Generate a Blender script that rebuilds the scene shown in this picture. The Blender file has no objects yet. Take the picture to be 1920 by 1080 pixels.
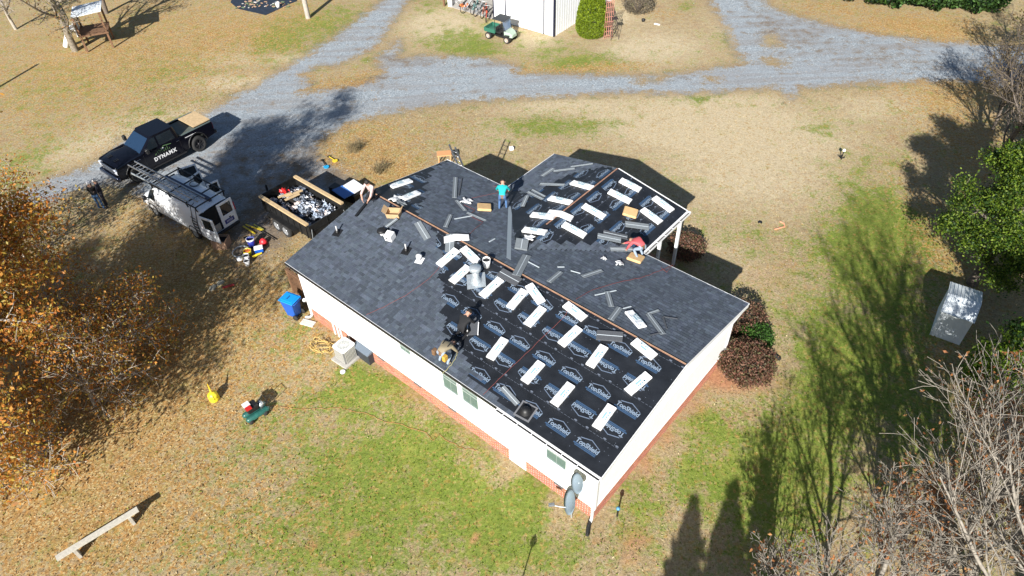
import bpy, bmesh, math, random
import numpy as np
from mathutils import Matrix, Vector
random.seed(7); RS=np.random.RandomState(7)
R=math.radians; PI=math.pi
sc=bpy.context.scene; COL=sc.collection
# ------------------------------------------------------------------ camera
CF,CP,CR,CH=1322.3356,0.7594,-0.0375,22.08038
cam=bpy.data.cameras.new('camera'); co=bpy.data.objects.new('camera',cam); COL.objects.link(co)
cam.sensor_width=36; cam.lens=36*CF/1920; cam.clip_start=.5; cam.clip_end=3000
_R0=Vector((1,0,0)); _U0=Vector((0,math.sin(CP),math.cos(CP))); _F=Vector((0,math.cos(CP),-math.sin(CP)))
_c,_s=math.cos(CR),math.sin(CR)
_r=_c*_R0+_s*_U0; _u=-_s*_R0+_c*_U0; _b=-_F
co.matrix_world=Matrix(((_r.x,_u.x,_b.x,0),(_r.y,_u.y,_b.y,0),(_r.z,_u.z,_b.z,CH),(0,0,0,1)))
sc.camera=co
# ------------------------------------------------------------------ sky, sun, exposure
AZ,EL=1.24482,0.51311          # direction the shadows fall, height of the sun
w=bpy.data.worlds.new('World'); sc.world=w; w.use_nodes=True
nt=w.node_tree; bg=nt.nodes['Background']; sky=nt.nodes.new('ShaderNodeTexSky'); sky.sky_type='NISHITA'; sky.sun_disc=False
sky.sun_elevation=EL; sky.sun_rotation=math.atan2(-math.cos(AZ),-math.sin(AZ)); sky.air_density=1; sky.dust_density=.6; sky.ozone_density=1.5
nt.links.new(sky.outputs[0],bg.inputs[0]); bg.inputs[1].default_value=.051
sl=bpy.data.lights.new('sun','SUN'); sl.energy=5; sl.angle=R(.53); sl.color=(1,.97,.915)
so=bpy.data.objects.new('sun',sl); COL.objects.link(so)
sd=Vector((math.cos(AZ)*math.cos(EL),math.sin(AZ)*math.cos(EL),-math.sin(EL)))
so.rotation_euler=sd.to_track_quat('-Z','Y').to_euler(); so.location=(-10,-30,40)
vs=sc.view_settings; vs.view_transform='Standard'; vs.look='None'; vs.gamma=1; vs.use_curve_mapping=False; vs.exposure=.95
# ------------------------------------------------------------------ helpers
def ray(px,py):
    a,b=px-960,py-540
    return (a*_r-b*_u+CF*_F)
def G(px,py,z=0):
    "point of the place at height z that the photograph shows at px,py"
    d=ray(px,py); t=(z-CH)/d.z; return Vector((0,0,CH))+t*d
def hit(px,py,Mf):
    "the same for an inclined or upright plane: returns its a,b coordinates"
    d=ray(px,py); N=Mf.to_3x3()@Vector((0,0,1)); o=Mf.translation; c=Vector((0,0,CH))
    t=(o-c).dot(N)/d.dot(N); q=Mf.inverted()@(c+t*d); return q.x,q.y
def lin(c): return tuple(((x/255)/12.92 if x/255<=.04045 else ((x/255+.055)/1.055)**2.4) for x in c)
MATS={}
def M(name,col,rough=.7,metal=0,noise=None,bump=None,attr=None,spec=None,trans=0,coat=0):
    if name in MATS: return MATS[name]
    m=bpy.data.materials.new(name); m.use_nodes=True; t=m.node_tree; p=t.nodes['Principled BSDF']
    p.inputs['Base Color'].default_value=(*col,1); p.inputs['Roughness'].default_value=rough; p.inputs['Metallic'].default_value=metal
    if spec is not None: p.inputs['Specular IOR Level'].default_value=spec
    if coat: p.inputs['Coat Weight'].default_value=coat
    if trans: p.inputs['Transmission Weight'].default_value=trans
    src=None
    if attr:
        a=t.nodes.new('ShaderNodeAttribute'); a.attribute_name=attr; src=a.outputs['Color']
        mx=t.nodes.new('ShaderNodeMix'); mx.data_type='RGBA'; mx.blend_type='MULTIPLY'; mx.inputs[0].default_value=1
        mx.inputs[6].default_value=(*col,1); t.links.new(src,mx.inputs[7]); src=mx.outputs[2]
    if noise:
        tc=t.nodes.new('ShaderNodeTexCoord'); n=t.nodes.new('ShaderNodeTexNoise'); n.inputs['Scale'].default_value=noise[0]; n.inputs['Detail'].default_value=4
        t.links.new(tc.outputs['Object'],n.inputs['Vector'])
        mr=t.nodes.new('ShaderNodeMapRange'); mr.inputs[1].default_value=.3; mr.inputs[2].default_value=.7; mr.inputs[3].default_value=1-noise[1]; mr.inputs[4].default_value=1+noise[1]
        t.links.new(n.outputs['Fac'],mr.inputs[0])
        mx=t.nodes.new('ShaderNodeVectorMath'); mx.operation='SCALE'
        if src: t.links.new(src,mx.inputs[0])
        else: mx.inputs[0].default_value=col
        t.links.new(mr.outputs[0],mx.inputs['Scale']); src=mx.outputs[0]
        if bump:
            b=t.nodes.new('ShaderNodeBump'); b.inputs['Strength'].default_value=bump; b.inputs['Distance'].default_value=.02
            t.links.new(n.outputs['Fac'],b.inputs['Height']); t.links.new(b.outputs[0],p.inputs['Normal'])
    if src: t.links.new(src,p.inputs['Base Color'])
    MATS[name]=m; return m
class MB:
    "collects shapes, then links them as one mesh object"
    def __init__(s): s.v=[];s.f=[];s.m=[];s.c=[];s.sm=[]
    def add(s,vs,fs,T=None,mi=0,col=None,smooth=False):
        o=len(s.v)
        s.v+= [tuple(T@Vector(v)) for v in vs] if T is not None else [tuple(v) for v in vs]
        for f in fs: s.f.append(tuple(i+o for i in f)); s.m.append(mi); s.c.append(col or (1,1,1)); s.sm.append(smooth)
        return s
    def box(s,x0,x1,y0,y1,z0,z1,T=None,mi=0,col=None,bev=0):
        if x0>x1:x0,x1=x1,x0
        if y0>y1:y0,y1=y1,y0
        if z0>z1:z0,z1=z1,z0
        if bev:
            b=bev; vs=[];
            for z,i in ((z0,b),(z0+b,0),(z1-b,0),(z1,b)):
                X0,X1,Y0,Y1=x0+i,x1-i,y0+i,y1-i
                vs+=[(X0+b*(i==0),Y0,z),(X1-b*(i==0),Y0,z),(X1,Y0+b*(i==0),z),(X1,Y1-b*(i==0),z),(X1-b*(i==0),Y1,z),(X0+b*(i==0),Y1,z),(X0,Y1-b*(i==0),z),(X0,Y0+b*(i==0),z)]
            fs=[tuple(range(7,-1,-1)),tuple(range(24,32))]
            for k in range(3):
                for j in range(8): fs.append((k*8+j,k*8+(j+1)%8,(k+1)*8+(j+1)%8,(k+1)*8+j))
            return s.add(vs,fs,T,mi,col)
        vs=[(x,y,z) for z in(z0,z1) for x,y in((x0,y0),(x1,y0),(x1,y1),(x0,y1))]
        return s.add(vs,[(3,2,1,0),(4,5,6,7),(0,1,5,4),(1,2,6,5),(2,3,7,6),(3,0,4,7)],T,mi,col)
    def bar(s,a,b,w,h=None,T=None,mi=0,col=None,up=(0,0,1)):
        "box from a to b"
        a=Vector(a);b=Vector(b);h=h or w;d=b-a;l=d.length
        if l<1e-6: return s
        d/=l; u=Vector(up)
        if abs(d.dot(u))>.98:u=Vector((1,0,0))
        x=d.cross(u).normalized(); y=x.cross(d)
        m=Matrix.Translation(a)@Matrix((x,d,y)).transposed().to_4x4()
        return s.box(-w/2,w/2,0,l,-h/2,h/2,(T@m) if T is not None else m,mi,col)
    def tube(s,pts,r,n=6,T=None,mi=0,col=None,cap=True,smooth=True):
        pts=[Vector(p) for p in pts]; rs=r if isinstance(r,(list,tuple)) else [r]*len(pts)
        vs=[];fs=[];pu=None
        for i,p in enumerate(pts):
            d=(pts[min(i+1,len(pts)-1)]-pts[max(i-1,0)]); d=d.normalized() if d.length>1e-9 else Vector((0,0,1))
            if pu is None:
                pu=Vector((0,0,1)) if abs(d.z)<.9 else Vector((1,0,0))
            x=d.cross(pu).normalized() if d.cross(pu).length>1e-6 else d.orthogonal().normalized(); y=x.cross(d); pu=y
            for k in range(n):
                a=2*PI*k/n; vs.append(p+rs[i]*(math.cos(a)*x+math.sin(a)*y))
        for i in range(len(pts)-1):
            for k in range(n): fs.append((i*n+k,i*n+(k+1)%n,(i+1)*n+(k+1)%n,(i+1)*n+k))
        s.add(vs,fs,T,mi,col,smooth)
        if cap: s.add([vs[k] for k in range(n)]+[vs[(len(pts)-1)*n+k] for k in range(n)],[tuple(range(n-1,-1,-1)),tuple(range(n,2*n))],T,mi,col)
        return s
    def lathe(s,prof,n=16,T=None,mi=0,col=None,smooth=True,cap=True):
        vs=[];fs=[]
        for r,z in prof:
            for k in range(n): a=2*PI*k/n; vs.append((r*math.cos(a),r*math.sin(a),z))
        for i in range(len(prof)-1):
            for k in range(n): fs.append((i*n+k,i*n+(k+1)%n,(i+1)*n+(k+1)%n,(i+1)*n+k))
        if cap: fs.append(tuple(range(n-1,-1,-1))); fs.append(tuple((len(prof)-1)*n+k for k in range(n)))
        return s.add(vs,fs,T,mi,col,smooth)
    def prism(s,poly,z0,z1,T=None,mi=0,col=None):
        n=len(poly); vs=[(x,y,z0) for x,y in poly]+[(x,y,z1) for x,y in poly]
        a=sum(poly[i][0]*poly[(i+1)%n][1]-poly[(i+1)%n][0]*poly[i][1] for i in range(n))
        fs=[tuple(range(n-1,-1,-1)),tuple(range(n,2*n))]+[(i,(i+1)%n,n+(i+1)%n,n+i) for i in range(n)]
        if a<0: fs=[tuple(reversed(f)) for f in fs]
        return s.add(vs,fs,T,mi,col)
    def loft(s,secs,T=None,mi=0,col=None,smooth=True,cap=True,closed=True):
        n=len(secs[0]); vs=[p for q in secs for p in q]; fs=[]
        for i in range(len(secs)-1):
            for k in range(n if closed else n-1): fs.append((i*n+k,i*n+(k+1)%n,(i+1)*n+(k+1)%n,(i+1)*n+k))
        s.add(vs,fs,T,mi,col,smooth)
        if cap and closed: s.add(list(secs[0])+list(secs[-1]),[tuple(range(n-1,-1,-1)),tuple(range(n,2*n))],T,mi,col)
        return s
    def mesh(s,name,mats,color=False):
        me=bpy.data.meshes.new(name); me.from_pydata(s.v,[],s.f)
        for m in (mats if isinstance(mats,(list,tuple)) else [mats]): me.materials.append(m)
        me.polygons.foreach_set('material_index',s.m); me.polygons.foreach_set('use_smooth',s.sm)
        if color:
            ca=me.color_attributes.new('tint','FLOAT_COLOR','CORNER'); out=[]
            for f,c in zip(s.f,s.c): out+= [*c,1]*len(f)
            ca.data.foreach_set('color',out)
        me.update(); return me
    def build(s,name,mats,parent=None,color=False,T=None,fixn=False):
        me=s.mesh(name,mats,color)
        if fixn:
            bm=bmesh.new(); bm.from_mesh(me); bmesh.ops.recalc_face_normals(bm,faces=bm.faces); bm.to_mesh(me); bm.free()
        return link(name,me,parent,T)
def link(name,data,parent=None,T=None):
    o=bpy.data.objects.new(name,data); COL.objects.link(o); o.parent=parent
    if T is not None: o.matrix_local=T
    return o
def tag(o,label=None,cat=None,group=None,kind=None):
    if label:o['label']=label
    if cat:o['category']=cat
    if group:o['group']=group
    if kind:o['kind']=kind
    return o
def thing(name,T,label,cat,group=None):
    o=bpy.data.objects.new(name,None); COL.objects.link(o); o.matrix_world=T; return tag(o,label,cat,group)
def TR(x,y,z=0,rz=0): return Matrix.Translation((x,y,z))@Matrix.Rotation(rz,4,'Z')
def GT(px,py,rz=0,z=0):
    g=G(px,py,z); return TR(g.x,g.y,g.z,rz)
def GDIR(p,q,z=0):
    "frame on the ground at p whose X points to q"
    a=G(*p,z);b=G(*q,z); return TR(a.x,a.y,z,math.atan2(b.y-a.y,b.x-a.x)),(b-a).length
def copy_tree(o,T=None,parent=None,label=None,group=None):
    c=o.copy(); COL.objects.link(c); c.parent=parent
    if T is not None: c.matrix_world=T
    if label:c['label']=label
    if group:c['group']=group
    for ch in list(o.children):
        m=ch.matrix_local.copy(); d=copy_tree(ch,None,c); d.matrix_local=m
    return c
def text_mesh(txt,size=1,depth=0,shear=0,bold=0,sp=1):
    cu=bpy.data.curves.new('t','FONT'); cu.body=txt; cu.size=size; cu.extrude=depth; cu.shear=shear; cu.offset=bold; cu.align_x='CENTER'; cu.align_y='CENTER'; cu.resolution_u=3; cu.space_character=sp
    o=bpy.data.objects.new('t',cu); COL.objects.link(o); dg=bpy.context.evaluated_depsgraph_get(); me=bpy.data.meshes.new_from_object(o.evaluated_get(dg)); bpy.data.objects.remove(o); return me
def rnd(a,b): return a+(b-a)*random.random()
# ------------------------------------------------------------------ shared materials
white_vinyl=M('white_vinyl',(.8,.8,.79),.45,noise=(3,.03)); white_metal=M('white_metal',(.8,.8,.8),.35)
black_paint=M('black_gloss_paint',(.003,.003,.006),.16,spec=.45); black_plastic=M('black_plastic',(.012,.012,.013),.5)
rubber=M('rubber',(.02,.02,.02),.85,noise=(20,.2)); glass_dark=M('dark_glass',(.01,.015,.02),.05,spec=.8); chrome=M('chrome',(.75,.76,.8),.12,1)
alu=M('aluminium',(.55,.56,.58),.35,.9,noise=(6,.15)); galv=M('galvanised_steel',(.55,.6,.63),.38,.6,noise=(8,.12))
wood_new=M('new_pine_wood',(.5,.36,.2),.75,noise=(9,.14),bump=.2); wood_old=M('weathered_wood',(.42,.39,.33),.85,noise=(12,.2),bump=.3); wood_brown=M('stained_wood',(.16,.085,.045),.8,noise=(9,.25))
cardboard=M('cardboard',(.46,.31,.17),.85,noise=(5,.1)); concrete=M('concrete',(.4,.38,.35),.9,noise=(7,.12),bump=.2)
bark=M('bark',(.13,.105,.085),.9,noise=(14,.35),bump=.5); bark_pale=M('pale_bark',(.34,.3,.25),.9,noise=(10,.3))
red_paint=M('red_plastic',(.5,.02,.02),.4); yellow_p=M('yellow_plastic',(.7,.52,.03),.4); blue_p=M('blue_plastic',(.01,.09,.42),.4); cyan_p=M('light_blue_plastic',(.02,.33,.62),.35); orange_p=M('orange_plastic',(.7,.18,.04),.5)
white_p=M('white_plastic',(.75,.75,.75),.4); grey_p=M('grey_plastic',(.14,.15,.16),.5); skin=M('skin',(.42,.24,.17),.6); soil=M('soil',(.08,.06,.045),.95)
# ------------------------------------------------------------------ ground
def seg_sd(P,poly):
    "signed distance to a polygon, inside positive"
    n=len(poly); d=np.full(len(P),1e9); ins=np.zeros(len(P),bool)
    for i in range(n):
        a=np.array(poly[i]);b=np.array(poly[(i+1)%n]); e=b-a; w_=P-a
        t=np.clip((w_@e)/(e@e),0,1); d=np.minimum(d,np.hypot(*(w_-t[:,None]*e).T))
        c1=(a[1]<=P[:,1])&(b[1]>P[:,1]); c2=(b[1]<=P[:,1])&(a[1]>P[:,1]); cr=e[0]*w_[:,1]-e[1]*w_[:,0]
        ins^=(c1&(cr>0))|(c2&(cr<0))
    return np.where(ins,d,-d)
def ax(lo,hi,st,far):
    m=list(np.arange(lo,hi+1e-6,st)); a=[];x=st
    q=hi; b=[]
    while q<far: x*=1.35; q+=x; b.append(q)
    q=lo;x=st
    while q>-far: x*=1.35; q-=x; a.append(q)
    return np.array(a[::-1]+m+b)
gx=ax(-46,46,.32,700); gy=ax(2,74,.32,700); nx,ny=len(gx),len(gy)
XX,YY=np.meshgrid(gx,gy); P2=np.stack([XX.ravel(),YY.ravel()],1)
gv=np.zeros((len(P2),3),np.float32); gv[:,:2]=P2
ii=np.arange(nx*ny).reshape(ny,nx); q=np.stack([ii[:-1,:-1],ii[:-1,1:],ii[1:,1:],ii[1:,:-1]],-1).reshape(-1,4)
gm=bpy.data.meshes.new('ground'); gm.from_pydata(gv.tolist(),[],q.tolist())
def W2(poly): return [tuple(G(*p).xy) for p in poly]
road=[ # gravel drive, one outline for each arm of it
 [(-60,420),(0,385),(50,352),(110,330),(205,296),(230,262),(330,235),(400,205),(440,180),(480,160),(560,112),(640,60),(722,-2),(740,-30),(775,-30),(765,0),(735,40),(712,78),(690,95),(640,118),(610,138),(585,155),(560,175),(640,165),(660,160),(700,150),(720,135),(705,110),(730,90),(745,75),(748,95),(750,108),(790,105),(900,108),(960,120),(975,138),(1130,140),(1240,142),(1330,130),(1400,118),(1380,95),(1372,70),(1350,30),(1325,-5),(1310,-40),(1420,-40),(1440,10),(1490,30),(1580,52),(1660,68),(1760,78),(1840,82),(2000,92),(2000,165),(1900,168),(1850,158),(1790,150),(1650,155),(1560,160),(1500,166),(1480,188),(1468,168),(1440,165),(1300,175),(1200,173),(1000,182),(900,188),(830,196),(720,213),(660,228),(635,240),(600,262),(590,290),(640,322),(660,340),(600,372),(520,470),(450,500),(430,455),(420,400),(330,430),(280,380),(240,350),(200,345),(130,362),(75,392),(60,410),(30,440),(-60,480)]]
isl=[[(1440,58),(1462,70),(1466,88),(1440,90),(1425,78)],[(1440,107),(1475,112),(1478,122),(1440,124),(1420,115)],[(560,140),(600,118),(650,122),(690,150),(640,162),(585,165)],[(1180,143),(1245,146),(1240,156),(1195,156)],[(1325,142),(1350,146),(1345,155),(1320,152)]]
sdr=np.max([seg_sd(P2,W2(p)) for p in road],0)
for p in isl: sdr=np.minimum(sdr,-seg_sd(P2,W2(p))+.15)
A={}
A['gravel']=np.clip(.46+sdr/3.0,0,1)
def blobs(lst,base=0):
    out=np.full(len(P2),float(base))
    for (px,py,rx,ry,s) in lst:
        c=G(px,py); e1=(G(px+rx,py)-c).length; e2=(G(px,py-ry)-c).length
        d=((P2[:,0]-c.x)/e1)**2+((P2[:,1]-c.y)/e2)**2
        out=out+s*np.exp(-d*1.1)
    return np.clip(out,-1,1.5)
A['green']=blobs([(150,120,260,90,.12),(320,130,70,30,.45),(560,60,90,45,.7),(510,75,35,20,.5),(640,35,60,25,.4),(30,320,60,60,.6),(270,215,80,25,.3),(110,160,90,40,.3),(870,75,50,25,.9),(900,95,60,14,.6),(815,10,50,12,.5),(800,80,25,15,.5),
 (690,112,14,10,.8),(1100,115,70,14,.7),(1040,95,60,25,.4),(1285,12,22,8,.7),(1340,70,40,20,.35),(1000,235,70,18,.8),(1100,240,70,22,.7),(1310,185,50,8,.9),(1540,240,50,22,.7),(1270,310,60,30,.3),(1060,125,90,15,.3),
 (1650,300,70,30,.35),(1560,330,80,40,.25),(1640,380,70,50,.6),(1700,440,60,70,.9),(1620,470,60,70,.8),(1560,480,80,60,.6),(1680,560,70,80,.8),(1600,640,70,80,.8),(1560,700,60,80,.8),(1540,760,60,70,.9),(1500,850,90,90,.9),(1700,750,120,150,.8),(1420,880,110,80,.75),(1330,800,50,40,.8),(1310,890,70,50,.7),(1440,1000,120,80,.7),(1200,930,40,60,.7),(1170,1000,60,60,.35),(1460,560,60,60,.25),(1420,450,40,30,.35),(1355,425,60,30,.3),
 (660,700,40,20,1.1),(725,715,40,18,1.1),(630,740,60,25,.9),(700,760,110,40,.6),(560,630,40,25,.4),(520,660,60,60,.2),(800,830,110,50,.75),(650,860,130,60,.75),(760,920,120,60,.75),(870,920,100,60,.6),(600,960,130,60,.5),(700,1000,110,50,.5),(900,1010,90,60,1.0),(950,960,70,50,.7),(1040,1040,90,40,.8),(1000,940,60,40,.4),(520,800,90,40,.4),(430,880,90,40,.3),(480,1000,120,60,.4),(560,1060,100,40,.5),(700,1060,100,40,.55),(1000,900,30,30,.5),(1640,430,40,40,.4),
 (1380,30,60,20,-.2),(200,990,40,20,.3),(330,1010,80,30,.2),(1230,40,120,40,-.2),(1350,260,250,60,-.35),(1450,330,200,80,-.2),(1240,60,80,30,-.2)],.13)
A['leaf']=blobs([(120,800,260,260,.9),(250,640,200,150,.9),(300,980,260,120,.65),(200,100,280,110,.75),(440,60,120,50,.55),(560,20,60,30,.3),(330,440,200,120,.5),(720,300,70,50,1.0),(680,250,70,30,.7),(610,300,50,35,.7),(760,330,60,25,.8),(640,170,80,18,.9),(690,150,60,16,.8),(560,150,40,12,.6),(1090,130,100,10,.7),(960,128,60,10,.6),(1150,125,100,8,.6),
 (1700,45,110,20,1.1),(1560,15,90,14,.7),(1780,65,80,22,.9),(1820,160,60,30,.8),(1780,190,60,30,.5),(1720,380,50,60,.4),(1770,480,50,60,.7),(1830,700,100,100,.6),(1850,300,100,200,.6),(480,560,150,70,.6),(600,620,60,40,.3),(560,700,90,60,.25),(1240,25,40,14,.4),(400,750,120,80,.5),(1230,440,60,40,.1),(850,240,60,20,.35),(1000,60,200,60,-.1)],.06)
A['clay']=blobs([(1345,705,26,18,.9),(1300,760,30,22,.6),(1250,820,22,26,.6),(1210,870,20,30,.7),(1370,720,50,20,.7),(1290,690,60,18,.5),(620,605,25,12,.9),(660,640,20,10,.5),(1195,1015,30,14,.7),(1180,1045,26,18,.7),(1450,720,60,20,.4),(970,845,30,30,.3),(780,740,60,20,.4),(890,1008,7,5,1.1),(585,1018,22,12,.6),(660,1000,20,8,.7),(915,1030,14,8,.6),(1440,520,70,40,.35),(1180,990,40,20,.3),(815,820,14,6,.9),(1630,40,60,12,.2)],0)
A['straw']=blobs([(830,45,70,28,1.2),(1230,90,90,30,.9),(1250,220,180,40,1.0),(1330,240,120,40,1.0),(1150,30,60,20,.7),(1400,330,180,60,.8),(1500,250,120,40,.7),(1180,95,40,10,.8),(560,110,90,10,.8),(440,155,80,14,.9),(330,220,120,22,.7),(230,260,90,25,.6),(120,290,60,30,.5),(1040,200,100,14,.8),(1400,190,100,12,.6),(1650,200,90,25,.6),(1010,75,50,20,.6),(420,110,60,16,.5),(1350,480,60,60,.3),(1390,60,60,30,.5),(930,250,60,30,.3),(1430,520,40,40,.2)],.25)
A['dirt_shade']=blobs([(480,420,110,100,.75),(560,300,60,40,.45),(430,300,60,50,.35),(640,330,60,20,.6),(680,150,60,14,.5),(740,110,40,14,.55),(1250,150,60,6,.4),(1500,60,60,30,.35),(1600,100,100,30,.25),(1700,110,100,30,.25),(1430,40,40,40,.35),(620,140,50,20,.3),(800,115,50,8,.45),(920,120,60,6,.5),(520,480,60,40,.8)],.12)  # brown dirt on the gravel, with tree shade put into the colour round the vehicles
for k,a in A.items():
    at=gm.attributes.new(k,'FLOAT','POINT'); at.data.foreach_set('value',a.astype(np.float32))
gr=link('ground',gm); tag(gr,kind='structure')
m=bpy.data.materials.new('yard_ground'); m.use_nodes=True; t=m.node_tree; N=t.nodes; L_=t.links; bs=N['Principled BSDF']; bs.inputs['Roughness'].default_value=.95; bs.inputs['Specular IOR Level'].default_value=.15
tc=N.new('ShaderNodeTexCoord')
def noi(s,d=4,r=.6,typ='noise',dist=0):
    n=N.new('ShaderNodeTexNoise'); n.inputs['Scale'].default_value=s; n.inputs['Detail'].default_value=d; n.inputs['Roughness'].default_value=r; n.inputs['Distortion'].default_value=dist; L_.new(tc.outputs['Object'],n.inputs['Vector']); return n.outputs['Fac']
def math_(op,a,b=None,c=None,cl=False):
    n=N.new('ShaderNodeMath'); n.operation=op; n.use_clamp=cl
    for i,x in enumerate((a,b,c)):
        if x is None: continue
        if isinstance(x,(int,float)): n.inputs[i].default_value=x
        else: L_.new(x,n.inputs[i])
    return n.outputs[0]
def mixc(f,a,b):
    n=N.new('ShaderNodeMix'); n.data_type='RGBA'
    if isinstance(f,(int,float)): n.inputs[0].default_value=f
    else: L_.new(f,n.inputs[0])
    for i,x in ((6,a),(7,b)):
        if isinstance(x,tuple): n.inputs[i].default_value=(*x,1)
        else: L_.new(x,n.inputs[i])
    return n.outputs[2]
def rng(x,a,b): return math_('MULTIPLY',math_('SUBTRACT',x,a),1/(b-a),None,True)
def att(k):
    a=N.new('ShaderNodeAttribute'); a.attribute_name=k; return a.outputs['Fac']
big=noi(.25,5,.65); med=noi(1.3,6,.7); fine=noi(5,5,.8); vfine=noi(16,3,.85); speck=noi(13,2,.9)
vo=N.new('ShaderNodeTexVoronoi'); vo.inputs['Scale'].default_value=9; L_.new(tc.outputs['Object'],vo.inputs['Vector']); vcol=N.new('ShaderNodeSeparateColor'); L_.new(vo.outputs['Color'],vcol.inputs[0])
vo2=N.new('ShaderNodeTexVoronoi'); vo2.inputs['Scale'].default_value=17; L_.new(tc.outputs['Object'],vo2.inputs['Vector']); vcol2=N.new('ShaderNodeSeparateColor'); L_.new(vo2.outputs['Color'],vcol2.inputs[0])
dry=mixc(rng(fine,.3,.7),(.18,.13,.06),(.39,.295,.155)); dry=mixc(rng(noi(.8,5,.7),.5,.68),dry,mixc(fine,(.20,.10,.05),(.33,.2,.11)))
dry=mixc(rng(vcol.outputs[0],.0,1),dry,mixc(rng(vfine,.3,.7),(.15,.11,.06),(.44,.35,.22)))
straw=mixc(rng(vfine,.3,.7),(.37,.30,.19),(.56,.48,.34))
s_=rng(math_('ADD',att('straw'),math_('MULTIPLY',math_('SUBTRACT',med,.5),1.6)),.1,.95)
c=mixc(math_('MULTIPLY',s_,.75),dry,straw)
green=mixc(rng(fine,.3,.7),(.06,.105,.008),(.19,.235,.022)); green=mixc(rng(vcol2.outputs[1],0,1),green,(.10,.17,.012)); green=mixc(rng(noi(.9,4,.7),.52,.7),green,(.19,.22,.03)); 
g_=rng(math_('ADD',att('green'),math_('ADD',math_('ADD',math_('MULTIPLY',math_('SUBTRACT',med,.5),3.4),math_('MULTIPLY',math_('SUBTRACT',noi(.6,5,.7),.5),1.6)),math_('ADD',math_('MULTIPLY',math_('SUBTRACT',speck,.5),1.0),math_('MULTIPLY',math_('SUBTRACT',vcol.outputs[2],.5),.45)))),.2,.95)
c=mixc(math_('MULTIPLY',g_,.85),c,green)
leafc=mixc(vcol2.outputs[0],(.20,.105,.03),(.44,.23,.065)); leafc=mixc(rng(vcol2.outputs[2],.72,.8),leafc,(.45,.34,.16)); leafc=mixc(math_('MULTIPLY',rng(med,.45,.65),.6),leafc,mixc(vcol.outputs[0],(.15,.14,.035),(.30,.21,.09)))
l_=rng(math_('ADD',att('leaf'),math_('ADD',math_('MULTIPLY',math_('SUBTRACT',med,.5),1.1),math_('MULTIPLY',math_('SUBTRACT',vcol.outputs[1],.5),1.3))),.35,.9)
c=mixc(math_('MULTIPLY',l_,.8),c,leafc)
clay=mixc(fine,(.30,.13,.07),(.42,.21,.12))
c=mixc(math_('MULTIPLY',rng(math_('ADD',att('clay'),math_('MULTIPLY',math_('SUBTRACT',med,.5),.9)),.15,.9),.85),c,clay)
grav=mixc(rng(fine,.25,.75),(.17,.195,.215),(.32,.36,.39)); grav=mixc(rng(vcol2.outputs[1],0,1),grav,mixc(vcol2.outputs[0],(.11,.12,.13),(.43,.47,.50)))
grav=mixc(rng(big,.42,.6),grav,mixc(fine,(.16,.18,.20),(.34,.37,.40)))
mp=N.new('ShaderNodeMapping'); mp.inputs['Rotation'].default_value=(0,0,-.12); mp.inputs['Scale'].default_value=(.12,1.3,1); L_.new(tc.outputs['Object'],mp.inputs[0]); rt_=N.new('ShaderNodeTexNoise'); rt_.inputs['Scale'].default_value=1; rt_.inputs['Detail'].default_value=5; L_.new(mp.outputs[0],rt_.inputs['Vector'])
grav=mixc(math_('MULTIPLY',rng(rt_.outputs['Fac'],.47,.6),.75),grav,mixc(fine,(.15,.15,.155),(.3,.3,.3)))
grav=mixc(math_('MULTIPLY',rng(med,.54,.68),.6),grav,(.19,.15,.11))
ge=math_('ADD',att('gravel'),math_('ADD',math_('MULTIPLY',math_('SUBTRACT',med,.5),1.25),math_('MULTIPLY',math_('SUBTRACT',speck,.5),.8)))
band=math_('MULTIPLY',rng(ge,.25,.42),math_('SUBTRACT',1,rng(ge,.5,.62)))
c=mixc(math_('MULTIPLY',band,.45),c,(.15,.11,.07))
grav=mixc(math_('MULTIPLY',rng(math_('ADD',att('dirt_shade'),math_('MULTIPLY',math_('SUBTRACT',med,.5),2.2)),.3,.9),.85),grav,mixc(fine,(.07,.05,.035),(.22,.15,.08)))
c=mixc(rng(ge,.44,.58),c,grav)
sc_=N.new('ShaderNodeVectorMath'); sc_.operation='SCALE'; L_.new(c,sc_.inputs[0]); L_.new(math_('MULTIPLY',math_('ADD',.86,math_('MULTIPLY',rng(noi(10,4,.85),.32,.68),.5)),math_('ADD',.92,math_('MULTIPLY',rng(noi(2.6,5,.75),.3,.7),.24))),sc_.inputs['Scale']); c=sc_.outputs[0]
L_.new(c,bs.inputs['Base Color'])
bp=N.new('ShaderNodeBump'); bp.inputs['Strength'].default_value=.7; bp.inputs['Distance'].default_value=.05
L_.new(math_('ADD',fine,math_('MULTIPLY',vfine,.6)),bp.inputs['Height']); L_.new(bp.outputs[0],bs.inputs['Normal'])
gm.materials.append(m)
# ------------------------------------------------------------------ the house
YAW=-0.73006; HL,HW,HE,HR=15.62582,4.73398,3.33502,4.20683; OV,OVR=.33438,.32858; WX0,WX1,WD=3.73168,10.97015,3.56131
MH=TR(-9.18223,21.77213,0,YAW)
PH=math.atan((HR-HE)/HW); cP,sP=math.cos(PH),math.sin(PH); SL=HW/cP; WXM=(WX0+WX1)/2; HWI=HE+(WXM-WX0)*math.tan(PH); WSL=(WXM-WX0)/cP
def fr(o,x,y):
    x=Vector(x);y=Vector(y);z=x.cross(y); return Matrix(((x.x,y.x,z.x,o[0]),(x.y,y.y,z.y,o[1]),(x.z,y.z,z.z,o[2]),(0,0,0,1)))
FN=fr((0,0,HE),(1,0,0),(0,cP,sP))                 # near slope, b up the slope
FF=fr((0,HW,HR),(1,0,0),(0,cP,-sP))               # far slope, b down the slope
FL=fr((WX0,2*HW,HE),(cP,0,sP),(0,1,0))            # wing, left slope, a up the slope
FR=fr((WXM,2*HW,HWI),(cP,0,-sP),(0,1,0))          # wing, right slope, a down the slope
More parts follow.
